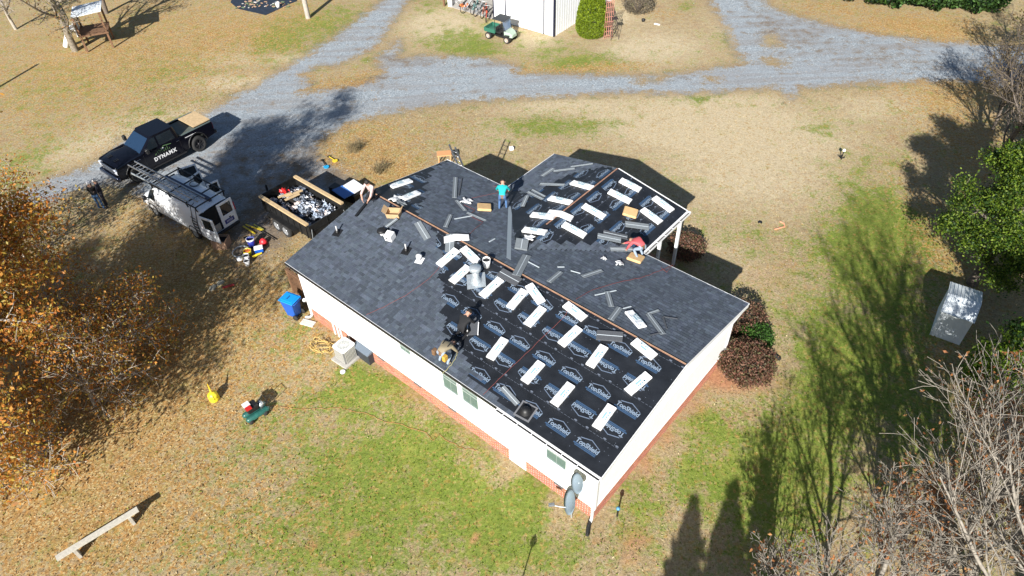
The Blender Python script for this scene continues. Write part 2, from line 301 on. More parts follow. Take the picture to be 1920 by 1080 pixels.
FWN=fr((0,OV,0),(1,0,0),(0,0,1))                  # near wall, b is height (N points to the yard)
FWR=fr((HL-OVR,0,0),(0,1,0),(0,0,1))              # right gable wall, a across
def HN(px,py): return hit(px,py,MH@FN)
def HF(px,py): return hit(px,py,MH@FF)
def HLf(px,py): return hit(px,py,MH@FL)
def HRf(px,py): return hit(px,py,MH@FR)
house=thing('house',MH,'long white single-storey house with brick skirt and half shingled low gable roof','house')
brick_m=M('brick',(.40,.17,.115),.85,noise=(30,.2),attr='tint'); mortar=M('mortar',(.55,.5,.46),.95,noise=(20,.1))
shingle_m=M('shingle',(.074,.09,.114),.85,noise=(60,.3),bump=.5,attr='tint',spec=.35); membrane=M('underlayment',(.012,.014,.018),.5,noise=(2.2,.35),bump=1.0)
print_l=M('print_light_blue',(.20,.26,.34),.6); print_b=M('print_blue',(.035,.075,.145),.6); print_g=M('print_grey',(.12,.14,.18),.6); osb=M('bare_sheathing',(.55,.3,.14),.8,noise=(12,.25))
BH=.72
# wall cores, brick skirt and siding
x0,x1,y0,y1=OVR,HL-OVR,OV,2*HW-OV
PIN=1.9  # depth of the porch under the wing's right eave
wx0,wx1,wy1=WX0+OV,WX1-OV-PIN,2*HW+WD-.33
def gable(t,h0,w): return h0
k=MB(); k.box(x0+.12,x1-.12,y0+.12,y1-.12,0,HE-.15); k.box(wx0+.12,wx1-.12,y1-.1,wy1-.12,0,HE-.15); k.build('wall_core',concrete,house)
skirt=link('brick_skirt',None,house)
def brick_wall(p0,p1,first):
    "mortar slab and bricks from p0 to p1 (house x,y), outside to the right of the direction"
    p0=Vector((*p0,0));p1=Vector((*p1,0)); d=(p1-p0); l=d.length; d/=l; n=d.cross(Vector((0,0,1)))
    T=fr(p0,d,(0,0,1)); MB().box(0,l,0,BH,-.1,0.0,T).build('mortar',mortar,skirt)
    out=[]; r=0; z=.004
    while z+.062<BH:
        a=-.105 if r%2 else 0
        while a<l:
            b0,b1=max(a,0)+.010,min(a+.205,l)-.008
            if b1-b0>.03:
                out.append((T,b0,b1,z,z+.054))
            a+=.212
        z+=.0725; r+=1
    return out
allb=[]
for a,b in (((x0,y0),(x1,y0)),((x1,y0),(x1,y1)),((x1,y1),(wx1,y1)),((wx1,y1),(wx1,wy1)),((wx1,wy1),(wx0,wy1)),((wx0,wy1),(wx0,y1)),((wx0,y1),(x0,y1)),((x0,y1),(x0,y0))):
    allb+=brick_wall(a,b,0)
cam_h=MH.inverted()@Vector((0,0,CH))
def bdist(q): 
    T,b0,b1,z0,z1=q; p=T@Vector(((b0+b1)/2,(z0+z1)/2,0)); back=(cam_h-p).dot(T.to_3x3()@Vector((0,0,1)))<0
    return (p-cam_h).length+(100 if back else 0)
allb.sort(key=bdist)
bm_cache={}
rest=MB()
for i,(T,b0,b1,z0,z1) in enumerate(allb):
    v=random.randrange(5); tint=(rnd(.8,1.25),)*3; tint=(tint[0],tint[0]*rnd(.85,1.1),tint[0]*rnd(.8,1.05))
    full=abs(b1-b0-.187)<.002
    if i<300 and full:
        if v not in bm_cache: bm_cache[v]=MB().box(0,.187,0,.054,0,.012,col=tint).mesh('brick',brick_m,True)
        link('brick',bm_cache[v],skirt,T@Matrix.Translation((b0,z0,.0)))
    else: rest.box(b0,b1,z0,z1,0.0,.012+rnd(0,.002),T,0,tint)
tag(rest.build('brickwork',brick_m,skirt,True),kind='stuff')
def siding(p0,p1,top,name='siding'):
    "lap siding from p0 to p1 above the brick; top(a) gives the height of the wall top"
    p0=Vector((*p0,0));p1=Vector((*p1,0)); d=(p1-p0); l=d.length; d/=l; T=fr(p0,d,(0,0,1)); mb=MB(); z=BH; st=.105
    zt=max(top(a*l/60) for a in range(61))
    while z<zt-.01:
        z1=min(z+st,zt)
        cols=[a*l/60 for a in range(61)]; ok=[a for a in cols if top(a)>=z+st*.5]
        if ok:
            a0,a1=min(ok),max(ok)
            mb.add([(a0,z,.03),(a1,z,.03),(a1,z1,.016),(a0,z1,.016),(a0,z,-.1),(a1,z,-.1),(a1,z1,-.1),(a0,z1,-.1)],[(0,1,2,3),(4,5,1,0),(1,5,6,2),(4,0,3,7),(3,2,6,7)],T)
        z=z1
    return mb.build(name,white_vinyl,house)
flat=lambda a:HE-.02
roofh=lambda v:HE+min(v,2*HW-v)*math.tan(PH)-.06
siding((x0,y0),(x1,y0),flat)
siding((x1,y0),(x1,y1),lambda a:roofh(a+OV))
siding((x1,y1),(wx1,y1),flat); siding((wx1,y1),(wx1,wy1),flat); siding((wx1,wy1),(wx0,wy1),lambda a:HE+min(wx1-a-WX0,WX1-(wx1-a))*math.tan(PH)-.07)
siding((wx0,wy1),(wx0,y1),flat); siding((wx0,y1),(x0,y1),flat); siding((x0,y1),(x0,y0),lambda a:roofh(a+OV))
for (u,v,su,sv) in ((x0,y0,-1,-1),(x1,y0,1,-1),(x1,y1,1,1),(wx0,wy1,-1,1)):
    MB().box(u-.05*(su<0)-.02,u+.05*(su>0)+.02,v-.05*(sv<0)-.02,v+.05*(sv>0)+.02,BH-.02,HE-.04).build('corner_trim',white_metal,house)
MB().box(x0-.035,x1+.035,y0-.04,y0+.02,BH-.03,BH).box(x1-.02,x1+.04,y0+.02,y1,BH-.03,BH).build('base_flashing',white_metal,house)
# roof deck: four slabs with thickness, fascia in front
def slab(F,poly,t=.1,name='roof_deck',m=None,top=0,mi=0):
    return MB().prism(poly,top-t,top,F).build(name,m or membrane,house)
apex=(WXM,2*HW-(WXM-WX0)) # where the wing's ridge meets the far slope
slab(FN,[(0,0),(HL,0),(HL,SL),(0,SL)])
vb=(apex[1]-HW)/cP
slab(FF,[(0,0),(HL,0),(HL,SL),(0,SL)])
vl=-(WXM-WX0)
slab(FL,[(0,0),(0,WD),(WSL,WD),(WSL,vl)],m=membrane); slab(FR,[(0,vl),(0,WD),(WSL,WD),(WSL,0)],m=membrane)
fz=-.16
f=MB()
f.box(-.02,HL+.02,-.025,0,HE-.17,HE-.005); f.box(-.02,WX0,2*HW,2*HW+.025,HE-.17,HE-.005); f.box(WX1,HL+.02,2*HW,2*HW+.025,HE-.17,HE-.005)
f.box(WX0-.025,WX0,2*HW+.03,2*HW+WD,HE-.17,HE-.005); f.box(WX1,WX1+.025,2*HW+.03,2*HW+WD,HE-.17,HE-.005)
for u in (-.022,HL+.002):
    f.add([(u,0,HE-.17),(u,HW,HR-.17),(u,2*HW,HE-.17),(u,2*HW,HE-.004),(u,HW,HR-.004),(u,0,HE-.004),(u+.02,0,HE-.17),(u+.02,HW,HR-.17),(u+.02,2*HW,HE-.17),(u+.02,2*HW,HE-.004),(u+.02,HW,HR-.004),(u+.02,0,HE-.004)],[(0,5,4,1),(1,4,3,2),(6,7,10,11),(7,8,9,10),(5,11,10,4),(4,10,9,3),(0,1,7,6),(1,2,8,7)])
v=2*HW+WD
f.add([(WX0,v,HE-.17),(WXM,v,HWI-.17),(WX1,v,HE-.17),(WX1,v,HE-.004),(WXM,v,HWI-.004),(WX0,v,HE-.004)]+[(WX0,v+.02,HE-.17),(WXM,v+.02,HWI-.17),(WX1,v+.02,HE-.17),(WX1,v+.02,HE-.004),(WXM,v+.02,HWI-.004),(WX0,v+.02,HE-.004)],[(0,5,4,1),(1,4,3,2),(6,7,10,11),(7,8,9,10),(5,11,10,4),(4,10,9,3),(0,1,7,6),(1,2,8,7)])
f.build('fascia',white_metal,house)
s=MB(); s.box(0,HL,0,y0-.002,HE-.17,HE-.15); s.box(x1+.002,HL,y0,y1,HE-.17,HE-.15) ; s.box(0,x0-.002,y0,y1,HE-.17,HE-.15); s.build('soffit',white_metal,house)
# thin drip edges, bright where the light catches them
d=MB(); d.box(-.03,WX0,2*HW+.0,2*HW+.035,HE-.02,HE+.012); d.box(WX1,HL+.03,2*HW,2*HW+.035,HE-.02,HE+.012); d.box(WX0-.035,WX0,2*HW+.04,2*HW+WD,HE-.02,HE+.012)
d.build('drip_edge',white_metal,house)
for F,e0,e1 in ((FR,(0,WD+.005),(WSL,WD+.005)),):
    MB().box(0,WSL+.02,WD-.01,WD+.03,.0,.016,F).build('drip_edge',white_metal,house)
g=MB(); g.box(WX1+.002,WX1+.035,2*HW+.04,2*HW+WD,HE-.03,HE+.015)
g.build('drip_edge',white_metal,house)
# gutters: trough of five sides with a dark inside; right part of the near eave, and the wing's right eave
gut_in=M('gutter_inside',(.08,.075,.07),.9,noise=(8,.6))
def gutter(x0_,x1_,T=None,w=.125,h=.1):
    m_=MB(); m_.box(x0_,x1_,-w-.03,-w-.018,-h,0,T); m_.box(x0_,x1_,-.042,-.03,-h,0,T); m_.box(x0_,x1_,-w-.018,-.042,-h,-h+.01,T)
    m_.box(x0_,x0_+.01,-w-.018,-.042,-h+.01,0,T); m_.box(x1_-.01,x1_,-w-.018,-.042,-h+.01,0,T)
    q=link('gutter',m_.mesh('gutter',white_metal),house); MB().box(x0_+.01,x1_-.01,-w-.018,-.042,-h+.011,-h+.02,T).build('gutter_bottom',gut_in,q)  # darker strip along the bottom of the trough
    for i in range(int((x1_-x0_)/.6)): MB().box(x0_+.3+i*.6,x0_+.33+i*.6,-w-.02,-.04,-.012,-.002,T).build('hanger',white_metal,q)
    return q
ug=HN(932,765)[0]
gutter(ug,HL,Matrix.Translation((0,0,HE-.01)))
gutter(.0,WD,fr((WX1+.01,2*HW+.05,HE-.012),(0,1,0),(-1,0,0)))
# dark edge of the left part of the near eave
e=MB(); e.box(0,ug-.02,-.05,-.027,HE-.12,HE-.0); e.build('dark_eave_edge',black_plastic,house)
# downspouts
def downspout(u,v,du,dv,ln=.4):
    m_=MB(); a=Vector((u,v,HE-.12)); pts=[a,(u,v,.25),(u+du*ln*.5,v+dv*ln*.5,.1),(u+du*ln,v+dv*ln,.07)]
    for p,q_ in zip(pts,pts[1:]): m_.bar(p,q_,.085,.06)
    m_.build('downspout',white_metal,house)
downspout(x1+.0,y0-.075,.2,-.9,.2); downspout(x0+.0,y0-.07,-.9,-.5,.35)
# windows of the near wall
shade=M('window_shade',(.72,.72,.70),.7); grn=M('window_pane',(.10,.15,.14),.12,spec=.7)
def window(p,q_,cols=1,rows=1):
    a0,b0=hit(*p,MH@FWN); a1,b1=hit(*q_,MH@FWN); a0,a1=sorted((a0,a1)); b0,b1=sorted((b0,b1)); F=FWN
    wn=MB(); t_=.06
    wn.box(a0-t_,a1+t_,b1,b1+t_,.03,.075,F).box(a0-t_,a1+t_,b0-t_,b0,.03,.085,F).box(a0-t_,a0,b0,b1,.03,.075,F).box(a1,a1+t_,b0,b1,.03,.075,F)
    W_=wn.build('window',white_metal,house)
    bm_=b0+(b1-b0)*.58; MB().box(a0,a1,b0,bm_,.032,.045,F).build('pane',grn,W_); MB().box(a0,a1,bm_,b1,.032,.045,F).build('pane',M('shaded_pane',(.22,.27,.26),.3),W_)
    mu=MB()
    for i in range(1,cols*2): mu.box(a0+(a1-a0)*i/(cols*2)-.005,a0+(a1-a0)*i/(cols*2)+.005,b0,b1,.045,.052,F)
    for i in range(1,rows*2): mu.box(a0,a1,b0+(b1-b0)*i/(rows*2)-(.02 if i==rows else .005),b0+(b1-b0)*i/(rows*2)+(.02 if i==rows else .005),.046,.054,F)
    mu.build('muntin',M('muntin_grey',(.3,.34,.32),.5),W_); 
    return W_
WINS=[((750,638),(773,666)),((829,684),(862,742)),((866,709),(900,769)),((1027,822),(1063,881))]
for p,q_ in WINS: window(p,q_)
# crawl door and vents in the brick
a0,_=hit(956,846,MH@FWN); a1,_=hit(987,872,MH@FWN); MB().box(a0,a1,.05,.66,.012,.04,FWN).build('crawl_door',white_metal,house)
for px,py in ((715,672),(783,719),(848,766),(1048,905)):
    a,_=hit(px,py,MH@FWN); v_=MB().box(a-.2,a+.2,BH-.18,BH-.04,.012,.022,FWN).build('vent',black_plastic,house)
    m_=MB(); 
    for i in range(4): m_.box(a-.2,a+.2,BH-.17+i*.035,BH-.155+i*.035,.022,.03,FWN)
    m_.build('louver',grey_p,v_)
# small white service conduits near the unit
for px,py,h_ in ((627,612,.9),(634,616,.8),(640,620,.9),(655,628,.7)):
    a,b=hit(px,py,MH@FWN); MB().box(a,a+.06,.05,.05+h_+.3,.03,.08,FWN).build('conduit',white_metal,house)
# porch under the wing's right eave
MB().box(wx1+.02,WX1-.05,y1+.03,2*HW+WD-.1,.0,.3).build('porch_floor',M('porch_boards',(.4,.2,.11),.8,noise=(10,.2)),house)
for v_ in (y1+.35,2*HW+WD-1.9,2*HW+WD-.25): MB().box(WX1-.2,WX1-.08,v_,v_+.12,.3,HE-.17).build('porch_post',white_metal,house)
# ---- shingles
EXP=.143
def interp(poly,b):
    poly=sorted(poly,key=lambda p:p[1])
    if b<=poly[0][1]: return poly[0][0]
    for (a0,b0),(a1,b1) in zip(poly,poly[1:]):
        if b<=b1: return a0+(a1-a0)*(b-b0)/max(b1-b0,1e-6)
    return poly[-1][0]
strips=[] # (frame 4x4 incl. position, length)
def course(F,i,a0,a1,flip=False,axis='x'):
    "a run of shingles of course i from a0 to a1; axis x: courses run along a, course index along b"
    a=a0
    while a<a1-.03:
        l=min(1.0,a1-a)
        strips.append((F,i,a,l,flip,axis)); a+=l
def tabs(F,i,a,l,flip,axis,mb,local=False):
    x=0; rowt=rnd(.85,1.12)
    while x<l-.01:
        t_=min(rnd(.08,.21),l-x); 
        if l-x-t_<.05: t_=l-x
        c_=rowt*random.choice([.76,.88,.96,1.03,1.1,1.22]); c_=(c_,c_*rnd(.97,1.03),c_*rnd(.98,1.06)); th=random.choice([.008,.014,.014])
        p0,p1=x+.002,x+t_-.002
        # wedge: thick at the exposed lower edge, thin at the top
        vs=[(p0,0,.003),(p1,0,.003),(p1,0,th+.006),(p0,0,th+.006),(p0,EXP+.01,.004),(p1,EXP+.01,.004),(p1,EXP+.01,.005),(p0,EXP+.01,.005)]
        if axis=='x': vv=[((a if not local else 0)+X,(i*EXP if not local else 0)+Y,Z) for X,Y,Z in vs]; fs=[(0,1,2,3),(3,2,6,7),(0,3,7,4),(1,5,6,2)]
        else: vv=[((i*EXP if not local else 0)+Y,(a if not local else 0)+X,Z) for X,Y,Z in vs]; fs=[(3,2,1,0),(7,6,2,3),(4,7,3,0),(2,6,5,1)]
        mb.add(vv,fs,F if not local else None,0,c_); x+=t_
# near slope: b index from the eave
nb=int(SL/EXP)
pn=[HN(*p) for p in ((800,402),(812,440),(826,480),(822,520),(832,560),(828,590),(836,640),(862,660),(866,700),(905,722))]
pn=[(a,b) for a,b in pn]
for i in range(nb+1):
    b=i*EXP
    if b+EXP>SL: break
    a1=interp(pn,b)+(i%4)*.09-.14
    if i==0: a1=HN(975,770)[0]
    if i==1: a1=HN(940,742)[0]
    course(FN,i,-.01,a1)
# far slope; index counted from the eave: mirrored frame
FFe=fr((0,2*HW,HE),(-1,0,0),(0,-cP,sP)) # a=-u, b up from the far eave
def HFe(px,py): return hit(px,py,MH@FFe)
pf=[HFe(*p) for p in ((815,312),(800,345),(795,380),(780,407))]
valL=lambda b: -(WX0+ (b*cP)) ; valR=lambda b:-(WX1-(b*cP))
for i in range(int(SL/EXP)):
    b=i*EXP; left=interp(pf,b)+(i%4)*.09-.14
    bc=b*cP
    if bc<WXM-WX0:
        course(FFe,i,-(WX0+bc)-.16,left); course(FFe,i,-HL-.01,-(WX1-bc)+.16)
    else: course(FFe,i,-HL-.01,left)
# strip along the left rake
# wing left slope: courses run along b (v), index along a from its eave
pw=[HLf(*p) for p in ((962,382),(985,362),(1010,346),(1060,328),(1100,318),(1135,312))]  # (a,b): b start as function of a
pw_=[(b,a) for a,b in pw]
for i in range(int(WSL/EXP)):
    a=i*EXP; b0=interp(pw_,a)+(i%3)*.1-.1
    if b0<WD-.05: course(FL,i,b0,WD+.01,axis='y')
# wing right slope, woven edge along the valley : courses run along b, index from eave upward
FRe=fr((WX1,2*HW,HE),(-cP,0,sP),(0,-1,0)) # a up from eave, b=-v
pr=[hit(*p,MH@FRe) for p in ((1165,472),(1120,474),(1080,470),(1040,466),(1000,462),(975,470))]
pr_=[(b,a) for a,b in pr]
for i in range(int(WSL/EXP)):
    a=i*EXP; b1=(WXM-WX0)/1*0
    vmax=a*cP      # how far behind the main eave the valley is (b = -v, v=-vmax)
    b0=-.45+vmax-((i%3)*.12)
    if i<4: continue
    course(FRe,i,b0,vmax,axis='y')
cc=[]
for s_ in strips:
    F,i,a,l,fl,axs=s_; p=F@(Vector((a+l/2,i*EXP,0)) if axs=='x' else Vector((i*EXP,a+l/2,0))); cc.append(((p-cam_h).length,s_))
cc.sort(key=lambda q:q[0])
shv={}; rest=MB(); k_=0
for dd,s_ in cc:
    F,i,a,l,fl,axs=s_
    if l>.995 and axs=='x' and k_<300:
        v=random.randrange(14)
        if v not in shv:
            q=MB(); tabs(None,0,0,1.0,False,'x',q,True); shv[v]=q.mesh('shingle',shingle_m,True)
        link('shingle',shv[v],house,F@Matrix.Translation((a,i*EXP,0))); k_+=1
    else: tabs(*s_,rest)
tag(rest.build('shingle_field',shingle_m,house,True),kind='stuff')
# ridge strips
r_=MB(); r_.box(.3,HL,-.06,-.02,.018,.024,FN@Matrix.Translation((0,SL,0))); 
r_=MB(); r_.box(.35,HL-.02,SL-.03,SL-.008,.004,.016,FN); r_.build('ridge_board',M('red_sheathing',(.38,.2,.13),.8,noise=(9,.3)),house)
r2=MB(); r2.box(.35,HL-.02,.004,.02,.006,.02,FF); r2.build('ridge_metal_strip',M('copper_strip',(.42,.27,.17),.6),house)
r_=MB(); r_.box(WSL-.075,WSL-.015,-1.6,WD-.02,.004,.014,FL); r_.build('ridge_board',M('red_sheathing',(.38,.2,.13),.8,noise=(9,.3)),house)
# valley flashing on the left valley
a,b=HF(957,388); a2,b2=HF(954,486)
vm=MB(); vm.add([(a-.12,b,.02),(a+.1,b,.02),(a2+.1,b2,.02),(a2-.12,b2,.02),(a-.12,b,.012),(a+.1,b,.012),(a2+.1,b2,.012),(a2-.12,b2,.012)],[(3,2,1,0),(4,5,6,7),(0,1,5,4),(1,2,6,5),(2,3,7,6),(3,0,4,7)],FF)
vm.build('valley_flashing',M('flashing',(.3,.34,.37),.5,.3),house,fixn=True)
# ---- underlayment rolls with their print
logo=[None]
def logo_mesh():
    me=text_mesh('TopShield',.25,0,.06,.007,.97)
    b=bmesh.new(); b.from_mesh(me)
    for v in b.verts: v.co.x*=1.0; v.co.z=.001
    def quad(pts,mi):
        vs=[b.verts.new((x,y,.001)) for x,y in pts]; f_=b.faces.new(vs); f_.material_index=mi
    quad([(-.52,-.155),(.46,-.155),(.46,-.1),(-.52,-.1)],1); quad([(-.44,-.21),(.46,-.21),(.46,-.168),(-.44,-.168)],1)
    quad([(-.36,.15),(.02,.265),(.02,.298),(-.42,.172)],3); quad([(.02,.265),(.42,.12),(.47,.133),(.02,.298)],3)
    quad([(-.47,.09),(-.38,.09),(-.36,.13),(-.45,.135)],2)
    b.normal_update()
    for f_ in b.faces:
        if f_.normal.z<0: f_.normal_flip()
    o=bpy.data.meshes.new('printed_logo'); b.to_mesh(o); b.free()
    for m_ in (print_l,print_b,print_g,M('print_silver',(.13,.17,.24),.6)): o.materials.append(m_)
    return o
LOGO=logo_mesh()
deco=MB(); 
for x in (-.25,.25): deco.lathe([(.001,.001),(.07,.001)],10,Matrix.Translation((x,0,0))@Matrix.Diagonal((1,.5,1,1)),0,cap=False)
deco=None
sheetn=[0]
def inpoly(poly,x,y):
    c=False;n=len(poly)
    for i in range(n):
        (a,b),(a2,b2)=poly[i],poly[(i+1)%n]
        if (b>y)!=(b2>y) and x<(a2-a)*(y-b)/(b2-b)+a: c=not c
    return c
def clip(poly,lo,hi):
    "poly cut to lo<=y<=hi"
    def cut(p,yy,keep):
        out=[]
        for i in range(len(p)):
            a,b=p[i],p[(i+1)%len(p)]; ia,ib=keep(a[1]),keep(b[1])
            if ia: out.append(a)
            if ia!=ib: t_=(yy-a[1])/(b[1]-a[1]); out.append((a[0]+(b[0]-a[0])*t_,yy))
        return out
    p=cut(poly,lo,lambda y:y>=lo); return cut(p,hi,lambda y:y<=hi) if p else p
def underlay(F,poly,phase=0,h=.004):
    "rolls along x of frame F inside poly"
    ys=[p[1] for p in poly]; y=min(ys); k=0; RW=1.78; ph_=[.065,.36,.0,.5]
    y-= .73
    while y<max(ys):
        c_=clip(poly,y,y+RW/2)
        if len(c_)>=3:
            s_=MB().prism(c_,.0,.002+.0012*(k%2),F).build('underlayment_sheet',membrane,house)
            inv=(k+1)%2; yc=y+(.47 if k%2==0 else .42); xs=[p[0] for p in poly]; x=math.floor(min(xs)/1.125)*1.125+ph_[(k//2)%4]+phase
            dots=MB()
            while x<max(xs):
                ok=all(inpoly(poly,x+dx,yc+dy) for dx,dy in((-.4,-.15),(.4,-.15),(.4,.15),(-.4,.15)))
                if ok: link('printed_logo',LOGO,s_,F@Matrix.Translation((x,yc,.0045))@Matrix.Rotation(PI*inv,4,'Z')@Matrix.Scale(.86,4))
                # small emblems and dashes on the lap line
                for dx in ((0,.45) if k%2==0 else ()):
                    if inpoly(poly,x+dx,y+.04):
                        dots.lathe([(.001,.0045),(.05,.0045)],8,F@Matrix.Translation((x+dx,y+.05,0))@Matrix.Diagonal((1.2,.6,1,1)),0,cap=False)
                for q_ in range(8 if k%2==0 else 0):
                    xx=x+q_*.14; 
                    if inpoly(poly,xx,y+.005) and inpoly(poly,xx+.1,y+.005): dots.add([(xx,y+.0,.0045),(xx+.1,y+.0,.0045),(xx+.1,y+.01,.0045),(xx,y+.01,.0045)],[(0,1,2,3)],F)
                for q_ in range(4):
                    xx=x+rnd(0,1.1);yy=y+rnd(.05,.8)
                    if inpoly(poly,xx,yy): dots.lathe([(.001,.005),(.013,.005)],6,F@Matrix.Translation((xx,yy,0)),0,cap=False)
                x+=1.125
            if dots.v: tag(dots.build('printed_marks',print_g,s_),kind='stuff')
        y+=RW/2; k+=1
underlay(FN@Matrix.Translation((0,0,.0005)),[(HN(800,402)[0]-.7,SL),(HN(840,640)[0]-1.2,0),(HL-.02,0),(HL-.02,SL)])
underlay(fr((0,HW,HR),(1,0,0),(0,cP,-sP)),[(0.1,.05),(0.1,SL-.02),(HF(815,312)[0]+.6,SL-.02),(HF(780,407)[0]+.8,.05)],.2)
# wing sheets: rolls run along the wing's eave
FLr=fr((WX0,2*HW,HE),(0,-1,0),(cP,0,sP)) # x = -v, y up the slope
underlay(FLr,[(-WD+.02,.02),(-.0,.02),((WXM-WX0)-.05,WSL-.02),(-WD+.02,WSL-.02)],.5)
FRr=fr((WX1,2*HW,HE),(0,1,0),(-cP,0,sP))
underlay(FRr,[(0,.02),(WD-.02,.02),(WD-.02,WSL-.02),(-(WXM-WX0)+.05,WSL-.02)],.1)
# ------------------------------------------------------------------ vegetation
def leaf_mesh(name,pts,size,cols,mat,flat=.0,aspect=.55,seed=1,up=0):
    "one small four-cornered leaf at each point, folded along the middle by random tilt"
    rs=np.random.RandomState(seed); n=len(pts); P=np.asarray(pts,float)
    s=size*rs.uniform(.6,1.35,n) if np.isscalar(size) else np.asarray(size)
    nrm=rs.normal(size=(n,3)); nrm[:,2]=np.abs(nrm[:,2])+up; nrm/=np.linalg.norm(nrm,axis=1)[:,None]
    t=rs.normal(size=(n,3)); t-= (t*nrm).sum(1)[:,None]*nrm; t/=np.linalg.norm(t,axis=1)[:,None]; b=np.cross(nrm,t)
    a_=(s[:,None]*t); b_=(s*aspect)[:,None]*b
    V=np.stack([P-a_,P-b_+.1*a_,P+a_,P+b_+.1*a_],1).reshape(-1,3)
    me=bpy.data.meshes.new(name); me.vertices.add(4*n); me.vertices.foreach_set('co',V.ravel().astype(np.float32))
    me.loops.add(4*n); me.loops.foreach_set('vertex_index',np.arange(4*n,dtype=np.int32)); me.polygons.add(n)
    me.polygons.foreach_set('loop_start',np.arange(0,4*n,4,dtype=np.int32)); me.update(calc_edges=True)
    C=np.asarray(cols)[rs.randint(0,len(cols),n)]*rs.uniform(.75,1.25,(n,1)); C=np.repeat(np.c_[C,np.ones(n)],4,0)
    ca=me.color_attributes.new('tint','FLOAT_COLOR','CORNER'); ca.data.foreach_set('color',C.ravel().astype(np.float32))
    me.materials.append(mat); return me
leaf_m=M('leaf',(1,1,1),.55,attr='tint',spec=.3)
_t=leaf_m.node_tree; _p=_t.nodes['Principled BSDF']; _tr=_t.nodes.new('ShaderNodeBsdfTranslucent'); _mx=_t.nodes.new('ShaderNodeMixShader'); _mx.inputs[0].default_value=.42
_t.links.new(_t.nodes['Attribute'].outputs['Color'],_tr.inputs[0]); _t.links.new(_p.outputs[0],_mx.inputs[1]); _t.links.new(_tr.outputs[0],_mx.inputs[2]); _t.links.new(_mx.outputs[0],_t.nodes['Material Output'].inputs[0])
def grow(mb,p,d,L,r,lv,sp,tips,rs):
    n=max(2,int(3+L*.6)) if lv<3 else 2; pts=[p.copy()]; rr=[r]; cur=p.copy(); dd=d.copy(); st=L/n
    for i in range(n):
        w_=sp['wob']*(1+.3*lv); dd=(dd+Vector((rs.uniform(-w_,w_),rs.uniform(-w_,w_),rs.uniform(-w_,w_)+sp['up']))).normalized()
        cur=cur+dd*st; pts.append(cur.copy()); rr.append(max(r*(1-(i+1)/n*(.55 if lv==0 else .8)),sp['rmin']))
    mb.tube(pts,rr,(8,6,4,3,3)[min(lv,4)],cap=False)
    if lv>=sp['lv']:
        tips.append((pts[-1],dd.copy(),pts[0])); return
    k=sp['kids'][lv]; 
    for j in range(k):
        f=sp['start'][lv]+(1-sp['start'][lv])*(j+rs.uniform(0,.9))/k; f=min(f,.999); x=f*n; i=int(x); q=pts[i].lerp(pts[i+1],x-i); dl=(pts[i+1]-pts[i]).normalized()
        ang=R(rs.uniform(*sp['ang'])); ax_=dl.orthogonal().normalized(); ax_=Matrix.Rotation(j*2.4+rs.uniform(-.6,.6),3,dl)@ax_
        nd=(Matrix.Rotation(ang,3,ax_)@dl).normalized()
        grow(mb,q,nd,L*sp['ratio'][lv]*rs.uniform(.7,1.15)*(1.15-.5*f),rr[i]*.55,lv+1,sp,tips,rs)
    tips.append((pts[-1],dd.copy(),pts[-2]))
class RSW:
    def __init__(s,sd): s.r=random.Random(sd)
    def uniform(s,a,b): return s.r.uniform(a,b)
def tree(name,x,y,h,label,cat='tree',seed=1,lv=3,kids=(9,6,5,4),ratio=(.45,.5,.5,.5),start=(.3,.25,.2,.2),ang=(35,65),up=.05,wob=.12,r=.2,rmin=.012,barkm=None,nleaf=0,lsize=.12,lcol=None,spread=.5,lean=(0,0),group=None,droop=0,trunk_h=None,leafup=0):
    rs=RSW(seed); root=thing(name,TR(x,y,0),label,cat,group)
    mb=MB(); tips=[]; sp=dict(lv=lv,kids=kids,ratio=ratio,start=start,ang=ang,up=up,wob=wob,rmin=rmin)
    grow(mb,Vector((0,0,-.1)),Vector((lean[0],lean[1],1)).normalized(),h*.8,r,0,sp,tips,rs)
    o=mb.build('trunk',barkm or bark,root)
    if nleaf:
        per=nleaf/len(tips); npr=np.random.RandomState(seed); T_=np.array([t[0] for t in tips]); B_=np.array([t[2] for t in tips])
        idx=npr.randint(0,len(tips),nleaf); f=npr.uniform(-.1,1.15,(nleaf,1)); P=B_[idx]*(1-f)+T_[idx]*f+npr.normal(size=(nleaf,3))*spread*np.array([1,1,.6])
        P[:,2]=np.maximum(P[:,2],.15)
        c=link('crown',leaf_mesh('crown',P,lsize,lcol,leaf_m,seed=seed,up=leafup),root)
    return root
def GX(px,py,z): g=G(px,py,z); return g.x,g.y
ORG=[(.52,.2,.035),(.56,.27,.05),(.44,.15,.03),(.34,.15,.035),(.48,.33,.06),(.24,.15,.04),(.36,.28,.06)]
GRN=[(.09,.16,.012),(.13,.2,.018),(.17,.24,.025),(.04,.085,.01),(.2,.27,.04)]
DGR=[(.02,.05,.012),(.03,.07,.015),(.045,.09,.02)]
